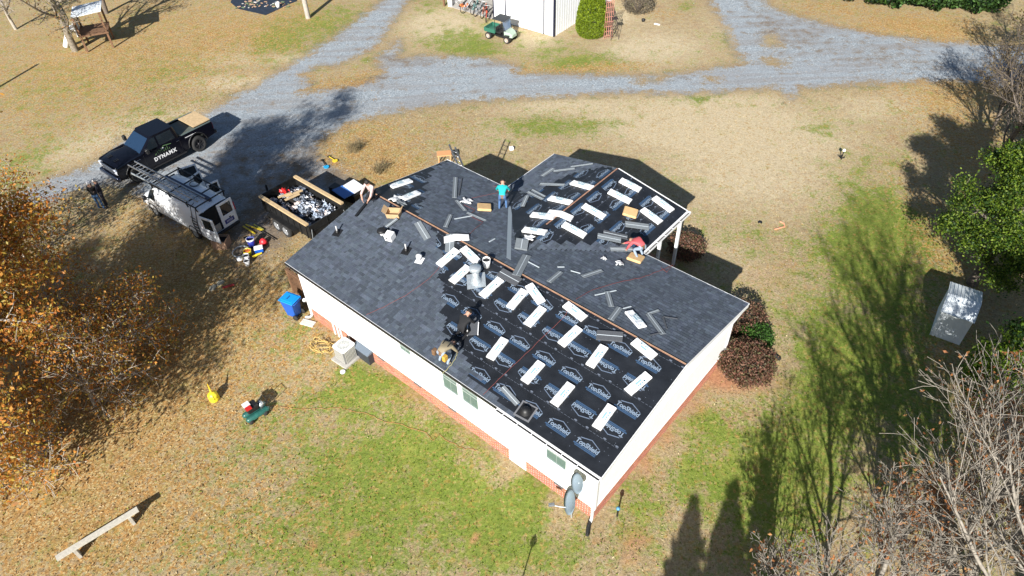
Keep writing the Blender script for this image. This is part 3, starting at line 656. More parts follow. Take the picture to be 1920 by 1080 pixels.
# the orange oak on the left and its neighbour
OK_=dict(lv=4,kids=(13,7,5,3),ratio=(.40,.5,.5,.5),start=(.2,.2,.2,.2),ang=(45,80),barkm=bark_pale,up=.03,wob=.14,lcol=ORG,spread=.4)
tree('oak_tree',-17.9,15.2,15.5,'large oak with thin orange autumn leaves filling the left edge',seed=3,r=.34,nleaf=62000,lsize=.07,**OK_)
tree('oak_tree',-25,8.5,13.5,'orange leaved oak past the lower left edge of the frame',seed=8,r=.3,nleaf=36000,lsize=.08,**{**OK_,'start':(.35,.2,.2,.2)})
SP={**OK_,'lv':3,'kids':(14,7,5),'spread':.3,'start':(.08,.15,.15),'ratio':(.72,.6,.55)}
for (x_,y_,h_,n_,sd_,lb) in ((-16.6,17.4,4.2,4500,24,'low orange leaved sapling right of the large oak'),(-19.3,21.3,4.6,5000,25,'low orange leaved sapling above the large oak'),(-17.8,14.6,4.0,4500,26,'low orange leaved sapling above the long bench'),(-15.9,20.6,3.6,5000,27,'smallest orange leaved sapling, nearest the van'),(-19.0,15.0,5.2,5500,28,'low orange leaved sapling in the middle of the left edge'),(-23.4,26.3,5.0,5500,29,'orange leaved sapling hiding the end of the gravel drive')):
    tree('oak_sapling',x_,y_,h_,lb,seed=sd_,r=.08,nleaf=n_,lsize=.062,**SP)
# conifers behind the camera whose shadows reach into the lawn at the bottom
def conifer(x,y,h,rad,label,seed,n=9000,cols=DGR,group=None,size=.1):
    rs=np.random.RandomState(seed); root=thing('conifer_tree',TR(x,y,0),label,'tree',group)
    mb=MB(); mb.tube([(0,0,-.1),(0,0,h*.5),(0,0,h)],[.16,.1,.02],7,cap=False)
    for i in range(60):
        z=h*(.1+.88*i/60); l=rad*(1-z/h)*rs.uniform(.7,1.1)+.1; a=i*2.4; mb.tube([(0,0,z),(l*math.cos(a),l*math.sin(a),z-.1*l)],[.03,.008],3,cap=False)
    mb.build('trunk',bark,root)
    z=h*(1-np.sqrt(rs.uniform(0,1,n)))*.97+.3; a=rs.uniform(0,2*PI,n); k=rs.randint(0,60,n); rr=rad*(1-z/h)*np.sqrt(rs.uniform(.05,1,n))*(.8+.35*np.sin(a*5+z*3))
    P=np.stack([rr*np.cos(a),rr*np.sin(a),z],1)+rs.normal(size=(n,3))*.06
    link('crown',leaf_mesh('crown',P,size,cols,leaf_m,seed=seed),root); return root
conifer(1.2,-1.8,8.5,3.0,'slim conifer below the frame, left of a row of three',31,26000,size=.16)
conifer(2.9,-.6,8.1,2.8,'slim conifer below the frame, middle of a row of three',32,26000,size=.16)
conifer(4.4,.6,7.9,1.5,'slim conifer below the frame, right of a row of three',33,20000,size=.16)
conifer(14.3,2.4,7.4,2.5,'broad conifer past the lower right corner of the frame',37,18000,size=.16)
conifer(18.5,1.5,12,3.2,'broad conifer far past the lower right corner',36,20000,size=.16)
# right hand edge
EV=dict(lv=3,kids=(13,6,5),ratio=(.42,.45,.5),start=(.15,.15,.15),ang=(50,80),up=.03,wob=.12,r=.24)
EV['up']=.05
x,y=GX(1912,375,4.6); tree('evergreen_tree',x,y,8,'bright green broadleaf evergreen at the right edge above the metal shed',seed=41,nleaf=60000,lsize=.055,lcol=GRN+DGR[1:],spread=.2,**EV,leafup=.5)
x,y=GX(2010,600,4); tree('evergreen_tree',x,y,6.5,'dark evergreen at the right edge beside the metal shed',seed=42,nleaf=30000,lsize=.07,lcol=DGR+GRN[:2],spread=.28,**EV,leafup=.5)
x,y=GX(1900,690,2.4); tree('evergreen_tree',x,y,3.6,'small sparse green evergreen below the metal shed',seed=43,nleaf=9000,lsize=.07,lcol=GRN,spread=.2,**{**EV,'r':.1},leafup=.8)
x,y=GX(2010,330,4.5); tree('evergreen_tree',x,y,8,'dark evergreen behind the bright one on the right edge',seed=44,nleaf=30000,lsize=.08,lcol=DGR+GRN[:2],spread=.3,**EV,leafup=.5)
BARE=dict(lv=4,kids=(11,7,5,3),ratio=(.6,.6,.6,.6),start=(.12,.15,.15,.15),ang=(15,42),up=.05,wob=.17,barkm=M('grey_pale_bark',(.23,.205,.17),.9,noise=(10,.35)),rmin=.008)
x,y=GX(1930,190,4); tree('bare_tree',x,y,7.5,'grey leafless tree at the right end of the gravel drive',seed=51,r=.12,**{**BARE,'barkm':bark},nleaf=2500,lsize=.05,lcol=[(.2,.15,.07)],spread=.2)
x,y=GX(2080,210,4.5); tree('evergreen_tree',x,y,9,'dark evergreen past the right edge by the gravel drive',seed=46,nleaf=36000,lsize=.08,lcol=DGR,spread=.35,**EV)
x,y=GX(1900,165,2.6); tree('bare_tree',x,y,5,'low grey brush tree over the right end of the gravel drive',seed=47,r=.09,**{**BARE,'barkm':bark},nleaf=1500,lsize=.05,lcol=[(.2,.15,.07)],spread=.2)
x,y=GX(1960,60,4); tree('bare_tree',x,y,8,'brown leafless tree in the upper right corner',seed=52,r=.14,**{**BARE,'barkm':bark},nleaf=2500,lsize=.07,lcol=[(.16,.13,.05),(.2,.13,.05)],spread=.3)
RUST=[(.38,.16,.06),(.3,.12,.05),(.42,.22,.09)]
x,y=GX(1800,1080,3.6); tree('bare_tree',x,y,8.2,'pale bare tree with rusty leaf tufts, largest in the lower right corner',seed=53,r=.11,**BARE,nleaf=1500,lsize=.055,lcol=RUST,spread=.12)
x,y=GX(1600,1150,3.2); tree('bare_tree',x,y,6.4,'pale bare tree at the bottom edge left of the largest bare tree',seed=54,r=.12,**BARE,nleaf=700,lsize=.055,lcol=RUST,spread=.12)
x,y=GX(1940,960,4.2); tree('bare_tree',x,y,8.5,'pale bare tree at the right edge beside the largest bare tree',seed=55,r=.11,**BARE,nleaf=1500,lsize=.055,lcol=RUST,spread=.12)
x,y=GX(1850,850,2.6); tree('bare_tree',x,y,5.2,'short bare tree with rusty leaves above the largest bare tree',seed=56,r=.1,**BARE,nleaf=900,lsize=.055,lcol=RUST,spread=.12)
x,y=GX(1490,1130,2.4); tree('bare_tree',x,y,4.2,'small pale bare tree, leftmost at the bottom edge',seed=59,r=.09,**BARE,nleaf=500,lsize=.06,lcol=RUST,spread=.12)
x,y=GX(1720,960,3); tree('bare_tree',x,y,4.6,'pale bare tree in the middle of the lower right thicket',seed=60,r=.1,**BARE,nleaf=1200,lsize=.06,lcol=RUST,spread=.12)
tree('bare_tree',12.2,4,12,'tall leafless tree below the frame whose shadow streaks the right lawn',seed=57,r=.22,**{**BARE,'kids':(14,7,5,3)})
tree('bare_tree',14.5,6,11.5,'tall leafless tree past the lower right corner',seed=58,r=.2,**BARE)
# shrubs
def shrub(px,py,rad,h,label,cols,seed,n=2600,size=.05,z=None,name='shrub',stems=True):
    g=G(px,py,h*.5); root=thing(name,TR(g.x,g.y,0),label,'shrub'); rs=np.random.RandomState(seed)
    mb=MB()
    for i in range(14):
        a=i*2.4; l=rad*rs.uniform(.3,.8); mb.tube([(0,0,0),(l*.5*math.cos(a),l*.5*math.sin(a),h*.4),(l*math.cos(a),l*math.sin(a),h*rs.uniform(.5,.9))],[.025,.018,.006],4,cap=False)
    mb.build('stems',bark,root)
    d=rs.normal(size=(n,3)); d/=np.linalg.norm(d,axis=1)[:,None]; k=rs.uniform(.55,1,n)**.5*(1+.09*np.sin(d[:,0]*7+seed)*np.sin(d[:,1]*9)+.05*rs.normal(size=n))
    P=d*k[:,None]*np.array([rad,rad,h*.55])+np.array([0,0,h*.52]); P=P[P[:,2]>.03]
    link('foliage',leaf_mesh('foliage',P,size,cols,leaf_m,seed=seed,up=.3),root); return root
PUR=[(.17,.085,.06),(.22,.10,.07),(.10,.07,.045),(.12,.11,.05),(.26,.14,.09)]
shrub(1287,462,.88,1.0,'round red-brown shrub beside the porch post',PUR,61,3600)
shrub(1395,598,.95,1.3,'red-brown shrub under the right corner of the roof',PUR,62,3600)
shrub(1417,634,.72,1.05,'green shrub between the two red-brown ones at the right wall',[(.05,.13,.02),(.08,.18,.03),(.03,.07,.015)],63,3200)
shrub(1401,680,1.12,1.35,'largest red-brown shrub at the right wall of the house',PUR,64,6500)
shrub(1197,4,1.25,1.5,'bare brown dormant bush behind the white metal building',[(.13,.11,.08),(.17,.15,.11),(.1,.08,.06)],65,2600,.05)
# cone shaped arborvitae
g=G(1108,66,0); rt=thing('arborvitae',TR(g.x,g.y,0),'bright green cone shaped evergreen shrub at the corner of the metal building','shrub')
rs=np.random.RandomState(66); n=15000; z=rs.uniform(0,1,n)**1.3; rr=1.12*np.sqrt(np.clip(1-((z-.12)/.9)**2,0,1))*rs.uniform(.8,1.03,n); rr[z<.12]*=.8+1.6*z[z<.12]
a=rs.uniform(0,2*PI,n); P=np.stack([rr*np.cos(a),rr*np.sin(a),z*3.3+.1],1)
MB().tube([(0,0,0),(0,0,3.1)],[.08,.02],6).build('trunk',bark,rt); link('foliage',leaf_mesh('foliage',P,.07,[(.17,.24,.015),(.24,.31,.02),(.11,.16,.012)],leaf_m,seed=66),rt)
# row of evergreen shrubs along the top right edge
for i,(px,lb) in enumerate(((1490,'leftmost'),(1580,'second from the left'),(1670,'middle'),(1750,'fourth from the left'),(1830,'rightmost'))):
    g=G(px,-2+i*5-(8 if i<2 else 0),0); shrub_=thing('laurel_bush',TR(g.x,g.y+.1,0),'glossy green laurel bush, %s of the row beyond the gravel turn'%lb,'shrub','laurel bushes along the top right edge')
    rs=np.random.RandomState(70+i); n=5000; d=rs.normal(size=(n,3)); d/=np.linalg.norm(d,axis=1)[:,None]; P=d*rs.uniform(.6,1,(n,1))**.5*np.array([2.3,1.9,1.7])*(1+.12*np.sin(d[:,:1]*9+i))+np.array([0,0,1.6]); P=P[P[:,2]>.15]
    MB().tube([(0,0,0),(0,0,1.5)],[.1,.03],6).build('stem',bark,shrub_); link('foliage',leaf_mesh('foliage',P,.13,[(.01,.03,.008),(.02,.05,.012),(.05,.11,.02),(.10,.2,.05)],leaf_m,seed=70+i,up=.3),shrub_)
# dry grass clumps in the lawn by the drive
for i,(px,py,s_,lb) in enumerate(((664,283,.8,'larger dry dark grass clump in the lawn above the trailer'),(712,322,.7,'dry grass clump in the lawn near the left roof corner'))):
    g=G(px,py,0); rt=thing('dry_grass_clump',TR(g.x,g.y,0),lb,'grass clump'); mb=MB(); rs=np.random.RandomState(80+i)
    for k in range(170):
        a=rs.uniform(0,2*PI); l=s_*rs.uniform(.5,1.1); b0=rs.normal(size=2)*.16; mb.tube([(b0[0],b0[1],0),(b0[0]+.25*l*math.cos(a),b0[1]+.25*l*math.sin(a),l*.6),(b0[0]+.6*l*math.cos(a),b0[1]+.6*l*math.sin(a),l*.75)],[.008,.006,.003],3,cap=False,col=random.choice([(.22,.17,.08),(.14,.12,.06),(.3,.23,.12),(.12,.08,.05)]))
    mb.build('blades',M('dry_blades',(1,1,1),.9,attr='tint'),rt,True)
# fallen leaves lying on the ground: nobody could count them
rs=np.random.RandomState(90); n=70000; P=np.zeros((n,3)); P[:,0]=rs.uniform(-30,24,n); P[:,1]=rs.uniform(8,52,n)
def dens(lst):
    o=np.zeros(n)
    for px,py,rx,ry,s in lst:
        c=G(px,py); e1=(G(px+rx,py)-c).length; e2=(G(px,py-ry)-c).length; o+=s*np.exp(-(((P[:,0]-c.x)/e1)**2+((P[:,1]-c.y)/e2)**2))
    return o
dn=dens([(150,800,260,260,.7),(300,640,200,150,.5),(300,980,260,120,.3),(250,100,200,80,.5),(700,310,50,50,.8),(640,160,60,18,.5),(1700,40,110,22,1.2),(1820,170,60,40,.6),(1850,650,80,120,.5),(600,820,300,200,.12)])
hm=np.array(MH.inverted())@np.c_[P,np.ones(n)].T
ok=(rs.uniform(0,1,n)<dn)&~((hm[0]>-.1)&(hm[0]<HL+.1)&(hm[1]>0)&(hm[1]<2*HW+WD)); P=P[ok]; P[:,2]=.02+rs.uniform(0,.03,len(P))
tag(link('fallen_leaves',leaf_mesh('fallen_leaves',P,.036,[(.36,.18,.07),(.45,.27,.12),(.26,.13,.06),(.5,.36,.2),(.2,.12,.06)],leaf_m,seed=91,up=1.6)),kind='stuff')
# short grass tufts standing in the lawn
rs=np.random.RandomState(92); n=90000; P=np.zeros((n,3)); P[:,0]=rs.uniform(-24,24,n); P[:,1]=rs.uniform(8,44,n)**1.0
sdq=np.zeros(n)-9
for p in road: sdq=np.maximum(sdq,seg_sd(P[:,:2],W2(p)))
hm=np.array(MH.inverted())@np.c_[P,np.ones(n)].T
ok=(sdq<-.2)&~((hm[0]>-.1)&(hm[0]<HL+.1)&(hm[1]>0)&(hm[1]<2*HW+WD)); P=P[ok]; P[:,2]=.03

ix=np.clip(np.searchsorted(gx,P[:,0]),0,nx-1); iy=np.clip(np.searchsorted(gy,P[:,1]),0,ny-1); gg=A['green'].reshape(ny,nx)[iy,ix]+rs.normal(size=len(P))*.25
for nm,sel,cols in (('green_grass_tufts',gg>.45,[(.10,.16,.012),(.16,.21,.02),(.07,.12,.01)]),('dry_grass_tufts',gg<=.45,[(.36,.27,.14),(.26,.18,.08),(.46,.37,.22),(.2,.14,.06)])):
    tag(link(nm,leaf_mesh(nm,P[sel],.04,cols,M('grass_blade',(1,1,1),.9,attr='tint',spec=.1),seed=93,aspect=.3,up=1.2)),kind='stuff')


rs=np.random.RandomState(95); n=45000; P=np.zeros((n,3)); P[:,0]=rs.uniform(-32,38,n); P[:,1]=rs.uniform(24,62,n)
sdq=np.zeros(n)-9
for p in road: sdq=np.maximum(sdq,seg_sd(P[:,:2],W2(p)))
P=P[(sdq>-.7+rs.normal(size=n)*.35)]; P[:,2]=.012
tag(link('gravel_stones',leaf_mesh('gravel_stones',P,.028,[(.30,.33,.36),(.2,.21,.22),(.38,.41,.43),(.13,.12,.11),(.3,.24,.18)],M('stone_chip',(1,1,1),.9,attr='tint'),seed=96,aspect=.8,up=1.5)),kind='stuff')
# ------------------------------------------------------------------ vehicles
def bev(o,w_=.03,seg=2,ang=35):
    m_=o.modifiers.new('bevel','BEVEL'); m_.width=w_; m_.segments=seg; m_.limit_method='ANGLE'; m_.angle_limit=R(ang)
    for p in o.data.polygons: p.use_smooth=True
    n=o.modifiers.new('normals','WEIGHTED_NORMAL'); n.keep_sharp=False
    return o
XZ=Matrix(((1,0,0,0),(0,0,-1,0),(0,1,0,0),(0,0,0,1)))   # prism drawn in x,z, thickness along -y..: z0->y=-z0
def side_prism(mb,poly,y0,y1,mi=0): return mb.prism(poly,-y1,-y0,XZ,mi)
def arch(cx,r,z0,x_from,x_to,n=9):
    "points of a wheel arch, from the rear to the front"
    out=[]
    for i in range(n+1):
        a=PI*(1-i/n); out.append((cx+r*math.cos(a),z0+r*math.sin(a)))
    return out
def wheel(root,x,y,r,wd,rimm,spokes=6,name='wheel'):
    T=Matrix.Translation((x,y,r))@Matrix.Rotation(-PI/2*(1 if y>0 else -1),4,'X')
    # local z points outwards
    w_=MB().lathe([(r*.6,-wd/2),(r*.93,-wd/2),(r,-wd/2+.04),(r,wd/2-.04),(r*.93,wd/2),(r*.62,wd/2),(r*.58,wd/2-.05)],24,cap=False).build(name,rubber,root,T=T)
    q=MB(); q.lathe([(r*.62,wd/2-.02),(r*.6,wd/2),(r*.55,wd/2-.06),(.05,wd/2-.08)],24,cap=False); q.lathe([(.09,wd/2-.08),(.08,wd/2-.02),(.001,wd/2-.02)],12,cap=False)
    for k in range(spokes):
        a=2*PI*k/spokes; q.bar((.06*math.cos(a),.06*math.sin(a),wd/2-.03),(r*.57*math.cos(a),r*.57*math.sin(a),wd/2-.03),.05,.03)
    q.build('rim',rimm,w_)
    for k in range(0): pass
    return w_
def two_sided(mb,poly3,th=.006): 
    mb.add(poly3,[tuple(range(len(poly3)))]); return mb
def panel(pts,name,mat,root,off=.006,th=.012):
    "a flat pane with thickness standing off along its normal"
    P=[Vector(p) for p in pts]; n=(P[1]-P[0]).cross(P[2]-P[0]).normalized()
    a=[p+n*off for p in P]; b=[p-n*th for p in P]; k=len(P)
    mb=MB(); mb.add(a+b,[tuple(range(k)),tuple(range(2*k-1,k-1,-1))]+[(i,k+i,k+(i+1)%k,(i+1)%k) for i in range(k)]); return mb.build(name,mat,root,fixn=True)
def place_by_wheels(f_px,r_px,wb,track):
    a=G(*f_px);b=G(*r_px); h=(a-b); s_=h.length/wb; rz=math.atan2(h.y,h.x); mid=(a+b)/2; off=Vector((math.sin(rz),-math.cos(rz),0))*track/2*s_
    return TR(mid.x+off.x,mid.y+off.y,0,rz)@Matrix.Scale(s_,4)
# ---- black pickup; x forward, +y its left side, wheel base 4.06
def pickup():
    T=place_by_wheels((264,340),(377,282),4.06,1.9)@Matrix.Diagonal((1,1.03,1.1,1))
    root=thing('pickup_truck',T,'black crew cab pickup with white lettering on the door, parked on the gravel','pickup truck')
    fx,rx=2.03,-2.03
    b=MB()
    lower=[(-3.25,.62)]+[(rx-.58,.5)]+arch(rx,.56,.5,0,0)[0:]+[(rx+.6,.45),(fx-.6,.45)]+arch(fx,.56,.5,0,0)+[(fx+.6,.5),(3.0,.55),(3.05,1.0),(2.95,1.22),(2.2,1.32),(1.35,1.36),(1.3,1.30),(-1.1,1.30),(-1.12,1.32),(-3.25,1.32)]
    side_prism(b,[p for p in lower if p[0]>-1.14 or p[0]==0] if False else lower,.86,1.0); side_prism(b,lower,-1.0,-.86)
    # hood, nose and floor between the sides
    b.prism([(1.3,.86),(1.3,-.86),(2.95,-.8),(2.95,.8)],.6,1.24,None); 
    b.add([(1.3,-.87,1.30),(2.25,-.87,1.32),(2.98,-.8,1.22),(2.98,.8,1.22),(2.25,.87,1.32),(1.3,.87,1.30),(1.3,-.55,1.40),(2.3,-.5,1.38),(2.9,-.45,1.28),(2.9,.45,1.28),(2.3,.5,1.38),(1.3,.55,1.40)],[(0,1,7,6),(1,2,8,7),(2,3,9,8),(3,4,10,9),(4,5,11,10),(6,7,10,11),(7,8,9,10)],smooth=True)
    b.box(-3.2,1.3,-.86,.86,.5,.75); b.box(-1.12,1.3,-.86,.86,.75,1.3)
    o=b.build('body',black_paint,root,fixn=True); bev(o,.035)
    # cab
    c=MB(); lo=[(1.52,.94,1.3),(-1.1,.94,1.3),(-1.1,-.94,1.3),(1.52,-.94,1.3)]; hi=[(.5,.79,1.97),(-.98,.79,1.95),(-.98,-.79,1.95),(.5,-.79,1.97)]
    c.loft([[Vector(p) for p in lo],[Vector(p) for p in hi]],smooth=False); o=c.build('cab',black_paint,root,fixn=True); bev(o,.14,4)
    L=lambda a,b_,t: tuple(Vector(a).lerp(Vector(b_),t))
    ws=M('windscreen',(.012,.03,.065),.06,spec=1)
    panel([(1.40,-.83,1.38),(1.40,.83,1.38),(.62,.72,1.89),(.62,-.72,1.89)],'windscreen',ws,root)
    panel([(-1.08,.75,1.42),(-1.08,-.75,1.42),(-.95,-.6,1.82),(-.95,.6,1.82)],'rear_window',glass_dark,root)
    for s_ in (1,-1):
        for x0_,x1_,x2_,x3_ in ((1.08,.30,.28,.56),(.18,-.82,-.74,.18)):
            q=[(x0_,s_*.925,1.36),(x1_,s_*.925,1.36),(x2_,s_*.805,1.86),(x3_,s_*.805,1.86)]
            if s_>0: q=q[::-1]
            panel(q,'side_window',glass_dark,root,.012)
        m_=MB(); m_.box(1.0,1.18,s_*1.22-.11,s_*1.22+.11,1.36,1.64,bev=.03); m_.bar((1.08,s_*.95,1.4),(1.08,s_*1.15,1.45),.05); m_.build('mirror',black_plastic,root)
        for xh in (.15,-.85): MB().box(xh-.1,xh+.1,s_*1.0,s_*1.03,1.16,1.2).build('door_handle',chrome,root)
        d_=MB()
        for xd in (1.32,.24,-.98): d_.box(xd-.008,xd+.008,s_*1.0-.002,s_*1.0+.003,.56,1.28)
        d_.build('door_seam',black_plastic,root)
        MB().box(-1.15,1.3,s_*1.02-.07,s_*1.02+.07,.36,.42,bev=.02).build('running_board',black_plastic,root)
        MB().box(2.84,3.07,s_*.82-.14,s_*.82+.14,.86,1.14,bev=.03).build('headlight',M('headlight',(.75,.78,.85),.1,.3),root)
        MB().box(-3.27,-3.1,s_*.88-.1,s_*.88+.1,.9,1.26).build('tail_light',M('tail_light',(.45,.01,.01),.2),root)
        MB().box(1.55,1.95,s_*1.0,s_*1.012,1.16,1.19).build('fender_badge',chrome,root)
        mf=MB(); mf.tube([(rx+.62*math.cos(a*PI/10),s_*1.0,.5+.62*math.sin(a*PI/10)) for a in range(11)],.04,5); mf.tube([(fx+.62*math.cos(a*PI/10),s_*1.0,.5+.62*math.sin(a*PI/10)) for a in range(11)],.04,5); mf.build('fender_flare',black_plastic,root)
        for x_ in (fx,rx): wheel(root,x_,s_*.93,.46,.32,M('dark_rim',(.05,.05,.055),.35,.6))
    g_=MB(); g_.box(3.0,3.06,-.66,.66,.78,1.16); gg_=g_.build('grille',black_plastic,root)
    q=MB()
    for k in range(4): q.box(3.05,3.085,-.68,.68,.8+k*.105,.84+k*.105)
    q.build('grille_bar',chrome,gg_)
    MB().box(2.95,3.2,-.98,.98,.5,.74,bev=.05).build('front_bumper',M('bumper',(.12,.13,.18),.15,.9),root); MB().box(-3.42,-3.22,-.95,.95,.55,.74,bev=.03).build('rear_bumper',black_plastic,root)
    hs=MB(); 
    for s_ in (1,-1):
        for k in range(3): hs.box(2.45+k*.1,2.5+k*.1,s_*.35-.12,s_*.35+.12,1.37-k*.004,1.385-k*.004)
    hs.build('hood_scoop',black_plastic,root)
    # open bed
    bd=MB(); bd.box(-3.22,-1.14,-.88,.88,.75,.8); bd.box(-3.25,-3.18,-.88,.88,.75,1.3); bd.box(-1.18,-1.12,-.88,.88,.8,1.36); bd.build('bed',M('bed_liner',(.03,.035,.03),.7),root)
    MB().box(-2.2,-1.2,-.78,.78,1.22,1.28).build('bed_cover',M('olive_cover',(.09,.10,.08),.6,noise=(4,.2)),root)
    for s_ in (1,-1): MB().box(-3.2,-1.2,s_*.93-.05,s_*.93+.05,1.32,1.345).build('bed_rail',M('bed_rail',(.10,.13,.12),.4),root)
    # lettering on both front doors
    for s_ in (1,-1):
        F=Matrix.Translation((.12,s_*1.006,.84))@Matrix.Rotation(PI if s_>0 else 0,4,'Z')@Matrix.Rotation(PI/2,4,'X')
        me=text_mesh('DYNAMX',.29,.002,0,.012,1.25); me.materials.append(white_p); link('lettering',me,root,F@Matrix.Translation((0,-.07,0)))
        lg=MB(); y_=.16
        def ln(p,q_,w_=.03): lg.bar((*p,0.002),(*q_,0.002),w_,.005,up=(0,0,1))
        ln((-.55,y_),(-.28,y_+.18)); ln((-.28,y_+.18),(-.12,y_+.1)); ln((-.12,y_+.1),(.08,y_+.3)); ln((.08,y_+.3),(.55,y_+.22));
        for k in range(7): ln((-.34+k*.12,y_-.02),(-.34+k*.12,y_+.08+.07*(k%3)),.02)
        lg.build('roof_emblem',M('emblem_green',(.12,.22,.09),.5),root,T=F)
        MB().box(-.04,.04,y_+.14,y_+.22,0,.008).build('emblem_window',white_p,root,T=F)
        me=text_mesh('dynamx roofing',.1,.002,0,.004,1); me.materials.append(white_p) if False else None
        MB().box(-2.1,-1.35,0,0.005,0,.035).build('side_script',white_p,root,T=Matrix.Translation((0,s_*1.003,1.12))) if s_>0 else None
    return root
trk=pickup(); TT=trk.matrix_world
pl=MB().box(-3.3,-2.15,-.78,.80,0,.04).build('plywood_board',wood_new,None,T=TT@Matrix.Translation((0,0,1.35))); tag(pl,'pale plywood sheet lying on the rear of the black pickup bed','board')
# ---- white cargo van
van_w=M('van_white',(.86,.88,.9),.35,coat=.4)
def van():
    wb=3.43; T=place_by_wheels((299,404),(374,446),wb,1.75)
    root=thing('cargo_van',T,'white cargo van with ladder rack and its rear and side doors open','van')
    def ring(x,w_,zb,zt,wt,zm=None,x2=None):
        zm=zm or (zb+(zt-zb)*.5); x2=x if x2 is None else x2
        q=[(x,w_*.94,zb),(x,w_,zb+.15),(x,w_,zm),(x2,w_*.5+wt*.5+.04,zm+(zt-zm)*.55),(x2,wt,zt-.1),(x2,wt-.1,zt-.02),(x2,wt*.5,zt+.01)]
        return [Vector(p) for p in q]+[Vector((p[0],-p[1],p[2])) for p in reversed(q)]
    b=MB(); S=[ring(2.72,.72,.5,.92,.62),ring(2.68,.88,.42,1.0,.76),ring(2.3,.97,.4,1.12,.84),ring(1.95,.99,.4,1.22,.86),ring(1.45,.99,.4,1.82,.76,1.2,1.5),ring(1.15,.99,.4,2.02,.74,1.2),ring(.3,.99,.4,2.06,.76,1.2),ring(-1.2,.99,.4,2.06,.76,1.2),ring(-2.6,.99,.42,2.04,.75,1.2),ring(-2.78,.97,.45,2.0,.73,1.2)]
    b.loft(S,smooth=True,cap=False)
    f0=S[0]; b.add(f0,[tuple(range(len(f0)))]); 
    o=b.build('body',van_w,root,fixn=True); m_=o.modifiers.new('n','WEIGHTED_NORMAL')
    # black sheet stands in for the unlit load space behind the open left rear door; the right rear door is shut
    MB().box(-2.80,-2.74,-.92,.92,.5,1.95).build('load_space_shade',M('dark_interior',(.008,.008,.009),.9),root)
    MB().box(-2.84,-2.78,-.9,.9,.44,.5).build('sill',white_metal,root)
    pallet=MB().box(-2.83,-2.81,.1,.7,.55,.95).build('cargo',wood_old,root)
    def rear_door(T_,sgn,name):
        d=MB(); d.box(-.05,0,0,.9*sgn,.5,1.18); d.box(-.05,0,0,.12*sgn,1.18,1.95); d.box(-.05,0,.72*sgn,.9*sgn,1.18,1.95); d.box(-.05,0,.12*sgn,.72*sgn,1.8,1.95)
        dd=d.build(name,van_w,root,T=T_); bev(dd,.02); MB().box(-.035,-.015,.12*sgn,.72*sgn,1.18,1.8).build('pane',glass_dark,dd); MB().box(-.075,-.05,.4*sgn-.05,.4*sgn+.05,.95,1.0).build('handle',black_plastic,dd); return dd
    d1=rear_door(Matrix.Translation((-2.80,-.92,0)),1,'rear_door')
    q=MB().box(-.06,-.05,.2,.75,.68,.92).build('plate_panel',M('plate_blue',(.02,.04,.22),.4),d1)
    me=text_mesh('TRADE',.13,.002,0,.006,1) if False else None
    st=MB()
    for k in range(5): st.box(-.066,-.06,.3+k*.075,.345+k*.075,.74,.86)
    st.build('plate_marks',M('plate_marks',(.5,.5,.65),.5),q)
    d2=rear_door(Matrix.Translation((-2.80,.95,0))@Matrix.Rotation(R(-82),4,'Z'),-1,'rear_door'); d2['label']='open rear door standing out behind the left side'
    # side windows and windscreen
    panel([(1.93,-.80,1.26),(1.93,.80,1.26),(1.42,.66,1.88),(1.42,-.66,1.88)],'windscreen',glass_dark,root,.05)
    panel([(1.15,.985,1.24),(1.78,.985,1.24),(1.45,.86,1.76),(1.15,.83,1.86)][::-1],'side_window',glass_dark,root,.03)
    for s_ in (1,-1):
        mm=MB(); mm.box(1.72,1.86,s_*1.17-.1,s_*1.17+.1,1.18,1.42,bev=.03); mm.bar((1.78,s_*.98,1.24),(1.78,s_*1.1,1.28),.05); mm.build('mirror',black_plastic,root)
        for x_ in (wb/2,-wb/2): wheel(root,x_,s_*.86,.37,.24,M('steel_rim',(.35,.36,.37),.4,.5))
        ar=MB()
        for x_ in (wb/2,-wb/2): ar.tube([(x_+.43*math.cos(a*PI/10),s_*.985,.4+.43*math.sin(a*PI/10)) for a in range(11)],.03,5)
        ar.build('wheel_arch',black_plastic,root)
        MB().box(2.62,2.75,s_*.72-.12,s_*.72+.12,.68,.86,bev=.02).build('headlight',chrome,root); MB().box(-2.83,-2.76,s_*.93-.05,s_*.93+.05,1.15,1.6).build('tail_light',M('tail_light',(.45,.01,.01),.2),root)
    MB().box(.95,1.08,1.0,1.03,1.0,1.06).build('door_handle',black_plastic,root)
    sm=MB(); sm.box(1.06,1.075,.992,.998,.45,1.2).box(1.95,1.965,.99,.997,.5,1.15).box(1.06,1.965,.99,.998,.44,.455); sm.build('door_seam',grey_p,root)
    MB().box(2.66,2.86,-.9,.9,.4,.6,bev=.05).build('front_bumper',grey_p,root); MB().box(-2.98,-2.82,-.9,.9,.38,.5,bev=.03).build('rear_bumper',black_plastic,root)
    MB().box(2.7,2.735,-.5,.5,.62,.84).build('grille',black_plastic,root)
    # open doors on the right side
    def open_door(x,y,rz,w_,name,lab):
        T_=Matrix.Translation((x,y,0))@Matrix.Rotation(rz,4,'Z'); d=MB(); d.box(0,w_,-.05,0,.5,1.2); d.box(0,.08,-.05,0,1.2,1.85); d.box(w_-.08,w_,-.05,0,1.2,1.85); d.box(.08,w_-.08,-.05,0,1.77,1.85)
        dd=d.build(name,van_w,root,T=T_); dd['label']=lab; MB().box(.08,w_-.08,-.035,-.015,1.2,1.77).build('pane',glass_dark,dd)
    open_door(1.8,-1.0,R(-112),1.0,'passenger_door','passenger door swung open'); open_door(.55,-1.0,R(-80),.62,'side_door','side door swung open'); open_door(-.75,-1.0,R(-100),.62,'side_door','rear side door swung open')
    # rack
    rk=MB()
